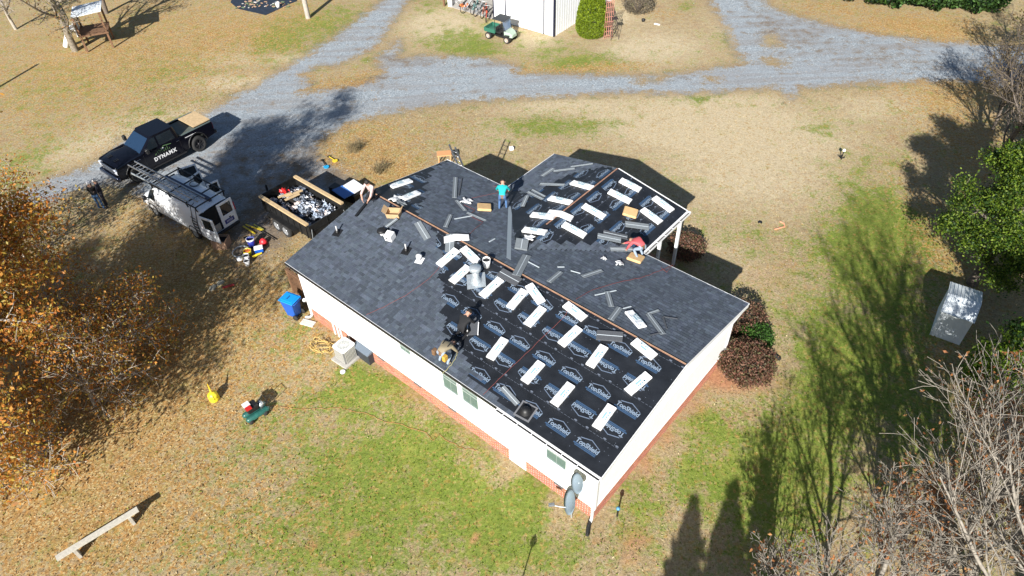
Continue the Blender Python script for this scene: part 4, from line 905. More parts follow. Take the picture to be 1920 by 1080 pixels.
    for x_ in (1.15,-.3,-1.75,-2.5): 
        rk.bar((x_,-.86,2.22),(x_,.86,2.22),.05); 
        for s_ in (1,-1): rk.bar((x_,s_*.84,2.22),(x_,s_*.80,1.95),.05)
    for s_ in (1,-1): rk.bar((1.25,s_*.86,2.25),(-2.6,s_*.86,2.25),.05)
    rk.build('roof_rack',black_plastic,root)
    MB().box(-2.5,1.1,-.12,.02,2.08,2.24).build('pipe_carrier',M('dark_blue_case',(.02,.03,.08),.5),root)
    ld=MB(); 
    for y_ in (-.0,.38): ld.bar((-2.72+0*y_,1.06,.5),(-2.35,.9,2.1),.035) if False else ld.tube([(-2.45+y_,1.03,.55),(-2.45+y_,1.03,1.3),(-2.45+y_,.84,2.12),(-2.45+y_,.6,2.2)],.02,5)
    for k in range(6): ld.bar((-2.45,1.03,.62+k*.2),(-2.07,1.03,.62+k*.2),.03)
    ld.build('side_ladder',black_plastic,root)
    return root
vn=van()
def ladder(name,T,L,w_,mat,label,rungs=None,group=None):
    root=thing(name,T,label,'ladder',group); r=MB()
    for s_ in (1,-1): r.box(0,L,s_*w_/2-.015,s_*w_/2+.015,0,.08); 
    for s_ in (1,-1):
        MB().box(0,L,s_*w_/2-.017,s_*w_/2+.017,0,.085).build('rail',mat,root)
    q=MB().lathe([(.017,-w_/2),(.017,w_/2)],8,Matrix.Rotation(PI/2,4,'X')).mesh('rung',mat)
    n=int(L/.3)
    for k in range(n): link('rung',q,root,Matrix.Translation((.15+k*.3,0,.04)))
    return root
VT=vn.matrix_world
ladder('extension_ladder',VT@Matrix.Translation((-2.35,.32,2.30)),5.9,.40,alu,'aluminium extension ladder lying on the van roof rack, nearer the edge')
ladder('extension_ladder',VT@Matrix.Translation((-1.9,.52,2.24))@Matrix.Rotation(R(1.2),4,'Z'),4.7,.44,galv,'lower grey ladder under the top one on the van rack')
cb=MB(); pts=[(-.6+.3*math.cos(a*.5)*(1-.004*a),-.5+.22*math.sin(a*.5),2.1+.002*a) for a in range(40)]; cb.tube(pts,.012,4)
tag(cb.build('coiled_cable',black_plastic,None,T=VT),'loose black cable coil on the white van roof','cable')
# ---- dump trailer
def trailer():
    z=1.45; A_=G(490,369,z);B_=G(549,330,z);C_=G(640,381,z);D_=G(579,425,z)
    ux=((D_-A_)+(C_-B_)); Lx=ux.length/2; rz=math.atan2(ux.y,ux.x); Wy=((B_-A_).length+(C_-D_).length)/2; cen=(A_+B_+C_+D_)/4
    T=TR(cen.x,cen.y,0,rz); root=thing('dump_trailer',T,'black dump trailer with plank extensions, full of torn wrappers','trailer')
    bk=M('trailer_black',(.012,.012,.012),.5,noise=(6,.4)); hx,hy=Lx/2,Wy/2
    b=MB(); b.box(-hx,hx,-hy,hy,.62,.72); b.box(-hx,hx,hy-.05,hy,.72,1.38); b.box(-hx,hx,-hy,-hy+.05,.72,1.38); b.box(-hx,-hx+.05,-hy+.05,hy-.05,.72,1.38); b.build('box',bk,root)
    rb=MB()
    for k in range(8):
        x_=-hx+.2+k*(2*hx-.4)/7
        for s_ in (1,-1): rb.box(x_-.03,x_+.03,s_*hy,s_*(hy+.05),.62,1.38)
    for s_ in (1,-1): rb.box(-hx,hx,s_*hy,s_*(hy+.06),1.38,1.43)
    rb.build('stake_rib',bk,root)
    tg=MB(); tg.box(hx,hx+.05,-hy,hy,.72,1.38); tg.box(hx+.05,hx+.08,-hy,hy,1.0,1.05); tg.box(hx+.05,hx+.08,-.03,.03,.72,1.38); tg.build('tailgate',bk,root)
    fm=MB(); fm.bar((-hx-1.3,0,.5),(-hx,.5,.5),.1); fm.bar((-hx-1.3,0,.5),(-hx,-.5,.5),.1); fm.box(-hx,hx+.3,.45,.55,.45,.6); fm.box(-hx,hx+.3,-.55,-.45,.45,.6); fm.box(-hx-.75,-hx-.3,-.22,.22,.5,.9); fm.bar((-hx-1.2,0,.05),(-hx-1.2,0,1.0),.08); fm.build('frame',bk,root)
    for s_ in (1,-1):
        for x_ in (.1,-.72+.1): wheel(root,x_,s_*(hy+.16),.36,.2,M('steel_rim',(.35,.36,.37),.4,.5),5)
        f_=MB(); f_.box(-1.1,.95,s_*hy,s_*(hy+.3),.8,.84); f_.box(-1.14,-1.1,s_*hy,s_*(hy+.3),.6,.84); f_.box(.95,.99,s_*hy,s_*(hy+.3),.6,.84); f_.build('fender',bk,root)
        MB().box(-hx+.02,hx-.02,s_*hy-.09,s_*hy+.09,1.435,1.52).build('plank',wood_new,root)
    MB().box(-hx+.0,-hx+.05,-hy+.1,hy-.1,1.38,1.5).build('header_plank',bk,root)
    for s_ in (1,-1):
        ch=MB(); ch.tube([(hx+.1,s_*(hy-.1),1.2),(hx+.2,s_*(hy+.05),.6),(hx+.15,s_*(hy-.2),.3)],.015,4); ch.build('chain',galv,root)
    # load: many torn wrappers and boards nobody could count
    return root,hx,hy,T
trl,hx,hy,TRL=trailer()
rs=np.random.RandomState(5); mb=MB()
def crumple(mb,c,s_,col,n=5):
    vs=[];k=n
    for i in range(k):
        for j in range(k): vs.append((c[0]+(i/(k-1)-.5)*s_[0]+rs.normal()*.03,c[1]+(j/(k-1)-.5)*s_[1]+rs.normal()*.03,c[2]+abs(rs.normal())*s_[2]))
    fs=[(i*k+j,(i+1)*k+j,(i+1)*k+j+1,i*k+j+1) for i in range(k-1) for j in range(k-1)]; mb.add(vs,fs,None,0,col)
for q in range(150):
    x_=rs.uniform(-hx*.82,hx*.85); y_=rs.uniform(-hy*.8,hy*.8); z_=.95+.25*(1-abs(y_)/hy)+.1*rs.uniform()
    col=[(.6,.62,.66),(.45,.5,.58),(.12,.14,.18),(.03,.035,.045),(.05,.06,.08),(.65,.55,.5),(.02,.02,.025),(.25,.3,.38)][rs.randint(8)]
    a=rs.uniform(.15,.45); crumple(mb,(x_,y_,z_),(a,a*rs.uniform(.4,1),.07),col)
mb.box(-hx+.1,hx-.1,-hy+.1,hy-.1,.73,.95,col=(.04,.035,.03))
tag(mb.build('torn_wrappers',M('wrapper',(1,1,1),.5,attr='tint'),None,True,T=TRL),kind='stuff')
for i,(x_,y_,rz,l,w_,lb) in enumerate(((-.75,.15,.12,.9,.16,'tan board offcut uppermost in the trailer load'),(-.55,-.1,.2,.8,.15,'tan board offcut in the middle of the trailer load'),(-.95,-.25,.05,.7,.14,'tan board offcut nearest the front of the trailer load'))):
    tag(MB().box(-l/2,l/2,-w_/2,w_/2,0,.03).build('board_offcut',wood_new,None,T=TRL@TR(x_,y_,1.42+i*.02,rz+1.2)),lb,'board')
mb=MB(); crumple(mb,(0,0,.0),(.4,.35,.1),(1,1,1),7); tag(mb.build('red_bag',red_paint,None,T=TRL@TR(-hx+.65,-.05,1.38)),'crumpled red bag at the front of the trailer load','bag')
# sheets and panel lying behind the trailer
def flat_px(name,px,z,th,mat,label,cat):
    P=[G(*p,z) for p in px]; c=sum(P,Vector())/len(P); mb=MB(); mb.prism([(p.x-c.x,p.y-c.y) for p in P],0,th); return tag(mb.build(name,mat,None,T=TR(c.x,c.y,z-th)),label,cat)
flat_px('roofing_sheet',[(643,348),(663,336),(684,350),(664,362)],.62,.05,white_metal,'white panel lying beside the left end of the roof','panel')
flat_px('roofing_sheet',[(622,356),(643,347),(664,362),(645,372)],.6,.05,M('blue_sheet',(.05,.16,.45),.5),'blue panel lying against the white one behind the trailer','panel')
MB_=MB(); P0=G(652,358,.3); tag(MB_.box(-.9,.9,-.45,.45,0,.52).build('dark_crate',black_plastic,None,T=TR(P0.x,P0.y,0,YAW+.15)),'black crate under the blue and white panels','crate')
# ---- green utility vehicle by the metal building
def utv():
    a=G(965,69);b=G(930,61); T=place_by_wheels((965,72),(931,63),1.9,1.2)
    root=thing('utility_vehicle',T,'green two seat utility vehicle with black canopy parked at the metal building','utility vehicle')
    grn_=M('utv_green',(.03,.13,.09),.4); gr2=M('utv_hood',(.33,.42,.34),.4)
    bd=MB(); bd.box(-1.35,-.25,-.62,.62,.62,.68); 
    for s_ in (1,-1): bd.box(-1.35,-.25,s_*.62-.03,s_*.62+.03,.68,.95)
    bd.box(-1.38,-1.32,-.62,.62,.68,.95).box(-.28,-.22,-.62,.62,.68,.95); bd.build('cargo_bed',grn_,root)
    h=MB(); h.loft([[Vector(p) for p in ((.65,.5,.45),(.65,.55,.95),(.65,-.55,.95),(.65,-.5,.45))],[Vector(p) for p in ((1.1,.45,.45),(1.1,.42,.85),(1.1,-.42,.85),(1.1,-.45,.45))],[Vector(p) for p in ((1.35,.35,.45),(1.35,.3,.68),(1.35,-.3,.68),(1.35,-.35,.45))]],smooth=False); bev(h.build('hood',gr2,root,fixn=True),.04)
    c=MB(); c.box(-.25,.7,-.5,.5,.35,.5).box(-1.2,1.2,-.3,.3,.32,.42); c.build('chassis',black_plastic,root)
    for s_ in (1,-1):
        MB().box(-.2,.25,s_*.27-.22,s_*.27+.22,.62,.74,bev=.03).build('seat',black_plastic,root); MB().box(-.26,-.18,s_*.27-.22,s_*.27+.22,.74,1.15,bev=.02).build('backrest',black_plastic,root)
        for x_ in (.95,-.95): wheel(root,x_,s_*.56,.3,.24,M('tan_rim',(.4,.33,.28),.5),4)
        MB().tube([(.75,s_*.5,.9),(.5,s_*.5,1.75),(-.3,s_*.5,1.8),(-.35,s_*.5,.7)],.025,6).build('roll_bar',black_plastic,root)
        MB().box(.75,1.15,s_*.62-.16,s_*.62+.16,.62,.68).build('fender',black_plastic,root)
    bev(MB().box(-.5,.72,-.62,.62,1.8,1.86).build('canopy',M('canopy_black',(.03,.035,.04),.6),root),.03)
    MB().add([(.70,-.55,1.0),(.70,.55,1.0),(.55,.55,1.78),(.55,-.55,1.78),(.69,-.55,1.0),(.69,.55,1.0),(.54,.55,1.78),(.54,-.55,1.78)],[(0,1,2,3),(7,6,5,4)]).build('windshield',M('utv_shield',(.06,.12,.22),.15,spec=.8),root)
    MB().lathe([(.17,0),(.17,.02)],14,Matrix.Translation((.5,.27,.95))@Matrix.Rotation(R(50),4,'Y')).build('steering_wheel',black_plastic,root)
utv()
# ------------------------------------------------------------------ things on the roof
SURF={'N':MH@FN,'F':MH@FF,'L':MH@FL,'R':MH@FR}
def on(sf,p,q=None,h=.025,rz=0):
    "frame lying on a roof slope at p, X towards q"
    F=SURF[sf]; a,b=hit(*p,F)
    if q: a2,b2=hit(*q,F); rz=math.atan2(b2-b,a2-a); ln=math.hypot(a2-a,b2-b); a,b=(a+a2)/2,(b+b2)/2
    else: ln=0
    return F@Matrix.Translation((a,b,h))@Matrix.Rotation(rz,4,'Z'),ln
wrap=M('white_wrapper',(.8,.8,.8),.45,noise=(5,.05)); wmark=M('wrapper_print',(.25,.42,.5),.5)
bund=[]
for v in range(4):
    L_w=1.08; b=MB(); n=8; vs=[]
    for i in range(n+1):
        x=-L_w/2+L_w*i/n; e=.0 if v<2 else 0
        z=.075+.006*math.sin(i*2.1+v); w_=.165+.004*math.sin(i*3+v)
        vs.append([Vector((x,-w_,.0)),Vector((x,-w_,z-.015)),Vector((x,-w_+.02,z)),Vector((x,w_-.02,z)),Vector((x,w_,z-.015)),Vector((x,w_,.0))])
    b.loft(vs,smooth=False); bund.append(b.mesh('shingle_bundle',wrap))
marks=MB()
random.seed(12)
for k in range(9):
    x=rnd(-.3,.3); marks.box(x,x+rnd(.02,.06),.06,.09+rnd(0,.05),.081,.084)
for x in (-.46,.45): marks.lathe([(.001,.083),(.02,.083)],8,Matrix.Translation((x,-.05,0)),cap=False)
marks.box(-.3,.3,.15,.158,.0805,.083)
for k in range(14): x=-.42+k*.062; marks.box(x,x+rnd(.015,.04),-.12,-.12+rnd(.008,.02),.081,.083)
marks.box(-.18,.12,-.04,.02,.081,.083)
marksm=marks.mesh('bundle_print',wmark)
def bundle(sf,p,q,lab,h=.02,flex=0):
    T,l=on(sf,p,q,h)
    s_=max(.85,min(1.15,l/1.08)); o=link('shingle_bundle',bund[random.randrange(4)],None,T@Matrix.Scale(s_,4,(1,0,0)))
    tag(o,lab,'shingle bundle','white wrapped shingle bundles laid out on the roof'); tag(link('bundle_print',marksm,o),kind='stuff'); return o
NB=[((857,470),(823,499),'nearest the shingled part, left of the big vent'),((869,467),(896,493),'touching the ridge side of the big vent cap'),((877,503),(849,529),'directly below the big round vent'),
((939,525),(904,557),'right of the vent, first of the slanted row'),((984,546),(956,579),'second of the slanted row right of the vent'),((992,536),(1016,569),'tilted against the second of the slanted row'),
((1018,579),(989,611),'third of the slanted row right of the vent'),((1061,572),(1096,599),'lying along the ridge where the red line crosses'),((1086,616),(1052,648),'fourth of the slanted row, right of the red line'),
((1133,651),(1106,688),'below the grey shingle slab near the ridge'),((1189,641),(1227,671),'lying along the ridge nearest the right gable'),((1216,704),(1177,737),'nearest the right rake edge'),
((1015,682),(984,717),'just right of the red line in the lowest row'),((1071,722),(1039,760),'middle one of the three in the lowest row'),((1147,764),(1119,803),'lowest of all, toward the right corner'),((947,637),(919,674),'by itself right of the two crouching workers')]
for p,q,l in NB: bundle('N',p,q,'white bundle on the near slope, '+l)
bundle('F',(1180,588),(1203,614),'white wrapped shingle bundle alone on the far shingled slope among loose strips')
bundle('F',(733,352),(770,340),'white wrapped shingle bundle near the far left rake, upper one'); bundle('F',(757,374),(783,363),'white shingle bundle at the left ridge end, under a bent grey slab')
LB=[((1073,344),(1110,354),'highest one left of the wing ridge'),((1031,373),(1071,382),'second from the top left of the wing ridge'),((997,404),(1040,409),'left of the bent one in the middle of the wing'),((982,432),(1024,438),'lowest one left of the wing ridge')]
for p,q,l in LB: bundle('L',p,q,'white bundle on the wing, '+l)
RB=[((1163,339),(1200,358),'closest to the wing gable peak'),((1142,360),(1182,380),'second below the wing gable peak'),((1226,372),(1260,397),'closest to the outer corner of the wing'),((1204,394),(1238,419),'right of the tan cushion'),((1094,387),(1133,409),'left of the tan cushion, nearest the wing ridge'),((1056,422),(1097,444),'lowest one right of the wing ridge')]
for p,q,l in RB: bundle('R',p,q,'white bundle on the wing, '+l)
# the bent bundle lying over the wing's ridge
T=MH@fr((WXM,hit(1051,403,SURF['R'])[1]+2*HW,HWI),(1,0,0),(0,1,0)); b=MB(); vs=[]
for i in range(9):
    x=-.55+1.1*i/8; z=-abs(x)*math.tan(PH)+.02; vs.append([Vector((x,-.165,z)),Vector((x,-.165,z+.065)),Vector((x,.165,z+.065)),Vector((x,.165,z))])
b.loft(vs,smooth=False); tag(b.build('shingle_bundle',wrap,None,T=T@Matrix.Rotation(.25,4,'Z')),'white shingle bundle bent over the wing ridge','shingle bundle','white wrapped shingle bundles laid out on the roof')
T=MH@fr((hit(856,447,SURF['N'])[0],HW,HR),(1,0,0),(0,1,0)); b=MB(); vs=[]
for i in range(9):
    x=-.5+1.0*i/8; z=-abs(x)*math.tan(PH)+.03; vs.append([Vector((-.165,x,z)),Vector((-.165,x,z+.075)),Vector((.165,x,z+.075)),Vector((.165,x,z))])
b.loft(vs,smooth=False); tag(b.build('shingle_bundle',wrap,None,T=T@Matrix.Rotation(-.75,4,'Z'),fixn=True),'white shingle bundle lying across the main ridge left of the vent','shingle bundle','white wrapped shingle bundles laid out on the roof')
# loose grey shingles
loose=M('loose_shingle',(.17,.19,.205),.8,noise=(30,.15)); loose_d=M('loose_shingle_dark',(.07,.075,.085),.85,noise=(30,.2)); edgeb=M('sealant_strip',(.5,.55,.58),.5)
def strip(sf,p,q,w_,lab,dark=False,line=True,th=.02,h=.03,thin=False):
    T,l=on(sf,p,q,h); o=MB().box(-l/2,l/2,-w_/2,w_/2,0,th).build('loose_shingle' if not thin else 'trim_strip',loose_d if dark else (edgeb if thin and not dark else loose),None,T=T)
    tag(o,lab,'shingle' if not thin else 'strip','loose grey shingle pieces scattered on the roof')
    if line and not thin: MB().box(-l/2+.01,l/2-.01,-.012,.012,th,th+.003).build('sealant_strip',edgeb,o)
    return o
ST=[('L',(1017,331),(1038,317),.22,'grey loose shingle at the upper left edge of the wing, standing up slope'),('L',(1038,322),(1078,317),.16,'grey loose shingle lying parallel to the wing gable'),('L',(1070,314),(1112,308),.1,'thin pale loose strip closest to the wing gable edge'),('L',(1013,346),(1059,348),.2,'grey loose shingle right of the teal worker, higher one'),
('L',(990,361),(1018,375),.16,'grey loose shingle angled beside its twin right of the teal worker'),('L',(998,357),(1022,370),.12,'narrow light strip beside the angled loose shingle on the wing'),('L',(980,388),(989,368),.2,'grey loose shingle standing upright in the picture beside the valley'),
('R',(1172,421),(1216,427),.34,'wide light grey loose shingle right below the tan cushion'),('R',(1120,443),(1164,452),.3,'wide grey loose shingle left of the worker in red'),('R',(1144,468),(1186,469),.22,'grey loose shingle in front of the knees of the worker in red'),
('F',(968,518),(988,480),.34,'wide grey loose shingle crossing the top of the main ridge'),('F',(1029,530),(1052,511),.2,'grey loose shingle in the middle of the far slope'),('F',(1092,520),(1128,508),.2,'grey loose shingle right of the middle of the far slope'),
('F',(1138,548),(1146,576),.2,'grey loose shingle above the lone white bundle on the far slope'),('F',(1145,601),(1162,578),.22,'grey loose shingle left of the lone white bundle on the far slope'),('F',(1215,590),(1243,628),.2,'grey loose shingle right of the lone white bundle'),('F',(1214,590),(1235,583),.12,'short loose piece above the one right of the lone bundle'),
('F',(852,372),(854,334),.2,'grey loose shingle pointing to the eave, left of the white cloth'),('F',(856,377),(872,396),.16,'grey loose shingle below the white cloth'),('F',(876,400),(911,415),.14,'grey loose shingle below the tan cushion on the far slope'),('F',(835,427),(845,404),.18,'grey loose shingle near the main ridge left of the cushion'),
('N',(783,418),(802,449),.3,'wide light grey loose shingle at the stepped edge below the ridge'),('N',(845,440),(843,473),.36,'grey stack of loose shingles left of the vent'),('N',(942,727),(971,759),.2,'dark grey loose shingle above the near eave')]
for s_ in ST: strip(*s_)
strip('R',(1131,436),(1176,446),.26,'dark loose shingle behind the lighter one by the worker in red',dark=True,h=.02); strip('N',(1119,630),(1168,634),.38,'dark grey slab of shingles near the ridge on the near slope',dark=True,th=.07)
strip('N',(938,513),(974,533),.4,'dark slab of shingles leaning on a white bundle beside the ridge',dark=True,th=.04,h=.09); strip('R',(979,452),(976,470),.5,'grey bent shingle stack at the foot of the wing ridge',th=.08,h=.05)
TH=[('F',(852,334),(853,302+45),.05,'thin strip'),]
for p,q,d,l in (((1115,555),(1155,546),0,'thin pale strip crossing the loose shingle on the far slope'),((1168,580),(1183,576),0,'short thin pale strip left of the lone white bundle'),((1243,595),(1270,599),1,'thin dark strip right of the lone white bundle'),((1243,596),(1250,618),1,'curved dark strip below the thin dark one'),((1218,630),(1243,624),1,'thin dark strip at the foot of the loose shingles near the ridge'),((860,368),(866,336),1,'thin dark strip beside the pale one left of the cloth'),((852,412),(885,406),0,'thin pale strip pointing at the tan cushion'),((917,455),(928,449),0,'short pale strip alone near the main ridge'),((990,492),(1011,503),0,'pale narrow strip right of the wide shingle on the ridge'),((1045,502),(1058,502),0,'short pale strip above the loose shingles mid slope'),((1070,509),(1088,514),0,'pale narrow strip in the middle of the far slope')):
    strip('F',p,q,.045,l,dark=bool(d),thin=True)
# tan foam cushions
foam=M('tan_foam',(.58,.38,.18),.9,noise=(7,.1))
for sf,p,rz,lab in (('F',(908,392),.75,'tan foam roofing cushion on the far slope beside the teal worker'),('R',(1181,401),.4,'tan foam roofing cushion on the wing among white bundles'),('F',(1191,487),.2,'tan foam roofing cushion under the knees of the worker in red')):
    T,_=on(sf,p,None,.03,rz); o=MB().box(-.30,.30,-.27,.27,0,.12,bev=.03).build('foam_cushion',foam,None,T=T); tag(o,lab,'cushion')
# vents
T,_=on('N',(893,527),None,.02,.78); T2=Matrix.Translation(T.translation)
T=T@Matrix.Scale(.85,4); T2=Matrix.Translation(T.translation)@Matrix.Scale(.85,4); rt=thing('roof_vent',T,'large galvanised round roof vent with square base plate','vent')
MB().box(-.42,.42,-.42,.42,0,.01).build('base_plate',galv,rt)
Tu=T.inverted()@T2
MB().lathe([(.30,-.05),(.2,.12),(.15,.3),(.15,.62)],20,Tu).build('stack_pipe',galv,rt); MB().lathe([(.16,.6),(.26,.64),(.27,.78),(.24,.84),(.001,.86)],22,Tu).build('cap',galv,rt)
for px,py,s_,lab in ((633,437,1,'black pipe boot with grey pipe near the left end of the near slope'),(762,471,1,'black pipe boot in the middle of the near shingles')):
    T,_=on('N',(px,py),None,.02,.3); rt=thing('pipe_vent',T,lab,'pipe vent'); Tu=T.inverted()@Matrix.Translation(T.translation)
    MB().box(-.17,.17,-.2,.2,0,.008).build('flashing',black_plastic,rt); MB().lathe([(.1,0),(.05,.12)],12,Tu).build('boot',black_plastic,rt); MB().lathe([(.035,0),(.035,.36)],10,Tu).build('pipe',M('pipe_grey',(.4,.4,.4),.5),rt)
T,_=on('N',(787,489),None,.02,.3); rt=thing('cap_vent',T,'small white mushroom vent on the near shingles by the stepped edge','vent'); Tu=T.inverted()@Matrix.Translation(T.translation)
MB().box(-.16,.16,-.16,.16,0,.008).build('flashing',white_p,rt); MB().lathe([(.06,0),(.06,.16),(.13,.2),(.11,.28),(.001,.32)],14,Tu).build('cap',white_p,rt)
T,_=on('N',(717,441),None,.02,.3); rt=thing('cap_vent',T,'white turned over vent with black top left of the white box','vent'); Tu=T.inverted()@Matrix.Translation(T.translation)
MB().lathe([(.08,0),(.1,.16)],12,Tu).build('base',white_p,rt); MB().lathe([(.1,.16),(.2,.2),(.17,.27),(.001,.29)],14,Tu).build('cap',black_plastic,rt)
T,_=on('N',(986,772),None,.02,.1); rt=thing('square_vent',T,'square grey flashing with black rubber boot above the near eave','vent')
MB().box(-.3,.3,-.3,.3,0,.012).build('flashing',M('flash_grey',(.3,.3,.31),.4,.5),rt); MB().box(-.24,.24,-.24,.24,.012,.02).build('mat',black_plastic,rt); MB().lathe([(.2,.02),(.15,.12),(.09,.18),(.001,.19)],18,cap=False).build('boot',black_plastic,rt)
# white box, cardboard box, bucket, cloth, scraps
T,_=on('N',(733,448),None,.02,.25); rt=thing('white_box',T,'small white cube box with dark print on the near shingles','box'); MB().box(-.17,.17,-.17,.17,0,.3,bev=.01).build('box',white_p,rt); MB().box(-.1,-.02,-.175,-.171,.12,.2).build('print',black_plastic,rt)
T,_=on('N',(740,404),None,.02,.5); rt=thing('cardboard_box',T,'open torn cardboard box with a grey strip below the ridge','box')
b=MB(); b.box(-.28,.28,-.2,.2,0,.01).box(-.28,.28,-.2,-.19,0,.24).box(-.28,.28,.19,.2,0,.24).box(-.28,-.27,-.19,.19,0,.24).box(.27,.28,-.19,.19,0,.24); b.build('carton',cardboard,rt)
for x,y,rz in ((-.28,0,2.2),(.28,0,.8)): MB().box(0,.22,-.19,.19,0,.008).build('flap',cardboard,rt,T=Matrix.Translation((x,y,.24))@Matrix.Rotation(-rz,4,'Y'))
strip('N',(716,437),(746,414),.16,'light grey strip sticking out of the cardboard box',h=.12)
T,_=on('N',(913,500),None,.02,0); Tu=Matrix.Translation(T.translation); rt=thing('bucket',Tu,'white bucket with dark contents behind the large vent','bucket'); MB().lathe([(.13,0),(.16,.36),(.15,.36),(.125,.02)],16).build('pail',white_p,rt); MB().lathe([(.14,.3),(.001,.3)],12,cap=False).build('contents',black_plastic,rt); MB().tube([(.16*math.cos(a),.16*math.sin(a)*.3,.34+.12*math.sin(a)) for a in [PI*i/8 for i in range(9)]],.006,4).build('bail',galv,rt)
rs=np.random.RandomState(11)
def cloth(sf,p,w_,l,lab,rz=0,n=9,amp=.05,name='cloth_bag',mat=None):
    T,_=on(sf,p,None,.03,rz); vs=[]; 
    for i in range(n):
        for j in range(n):
            x=(i/(n-1)-.5)*w_*(1+.2*math.sin(j));y=(j/(n-1)-.5)*l*(1+.2*math.cos(i*1.3)); vs.append((x,y,.02+amp*abs(rs.normal())*(1-(2*i/(n-1)-1)**4)))
    m_=MB(); m_.add(vs,[(i*n+j,(i+1)*n+j,(i+1)*n+j+1,i*n+j+1) for i in range(n-1) for j in range(n-1)],smooth=True); o=m_.build(name,mat or white_p,None,T=T); s2=o.modifiers.new('thick','SOLIDIFY'); s2.thickness=.006; return tag(o,lab,'cloth' if name!='paper_scrap' else 'scrap')
cloth('F',(875,379),.45,.4,'crumpled white plastic bag on the far slope',.4); cloth('F',(1132,487),.2,.15,'small crumpled white paper on the far slope left of the cushion',name='paper_scrap'); cloth('F',(1161,496),.28,.26,'crumpled white wrapper beside the cushion of the worker in red',.7,name='paper_scrap')
cloth('L',(991,448),.45,.35,'white wrapper sticking out behind the bent shingle stack',.3,amp=.03,name='paper_scrap'); cloth('F',(742,374),.4,.5,'white wrapper under the bent grey slab near the left ridge end',.3,amp=.03,name='paper_scrap')
cloth('F',(749,380),.7,.25,'bent grey slab of shingle over white bundles near the left ridge end',-.1,amp=.03,name='loose_shingle',mat=loose)['category']='shingle'
T,_=on('N',(888,612),None,.06,-.9); o=MB().box(-.42,.42,-.2,.2,0,.03).build('shingle_stack',loose_d,None,T=T); tag(o,'opened stack of dark shingles beside the worker in black','shingle stack'); MB().box(-.44,.44,-.22,-.18,.0,.05).build('wrapper_edge',wrap,o); MB().box(-.1,.44,.18,.21,.0,.045).build('wrapper_edge',wrap,o)
# dark pole resting on the left rake
T,l=on('N',(697,372),(668,408),.06); tag(MB().box(-l/2,l/2,-.05,.05,0,.05).build('dark_plank',black_plastic,None,T=T),'long black plank slanting down from the left end of the ridge','plank')
# hoses
def rope(sf,pts,r,mat,lab,name='air_hose',h=.03,cat='hose'):
    F=SURF[sf]; P=[]
    for p in pts:
        if len(p)==2: a,b=hit(*p,F); P.append(F@Vector((a,b,h)))
    Q=[P[0]]
    for i in range(len(P)-1):
        for t_ in (.25,.5,.75,1): v_=P[i].lerp(P[i+1],t_); v_.x+=rnd(-.02,.02); v_.y+=rnd(-.02,.02); Q.append(v_)
    return tag(MB().tube(Q,r,5).build(name,mat,None),lab,cat)
redh=M('red_hose',(.2,.055,.05),.6); 
rope('N',[(687,591),(720,577),(760,555),(800,528),(822,505),(828,490)],.0085,redh,'thin red air hose running over the near shingles to the eave'); rope('N',[(906,741),(935,712),(985,665),(1030,622),(1062,590),(1070,570)],.0085,redh,'thin red air hose crossing the printed underlayment')
rope('F',[(1080,562),(1110,545),(1160,530),(1200,522),(1235,510),(1262,497),(1250,512),(1240,503)],.0085,redh,'thin red air hose on the far slope ending in loops by the right eave'); rope('F',[(880,374),(910,367),(935,362),(940,352),(925,350)],.0085,redh,'thin red air hose leading to the teal worker'); rope('F',[(870,385),(890,395),(880,405),(905,418),(880,440),(862,455)],.0085,redh,'tangled thin red air hose under the tan cushion')
rope('N',[(857,662),(855,672),(846,685),(834,697),(828,702)],.013,M('yellow_hose',(.35,.33,.16),.6),'pale yellow air hose hanging from the crouching worker over the eave')
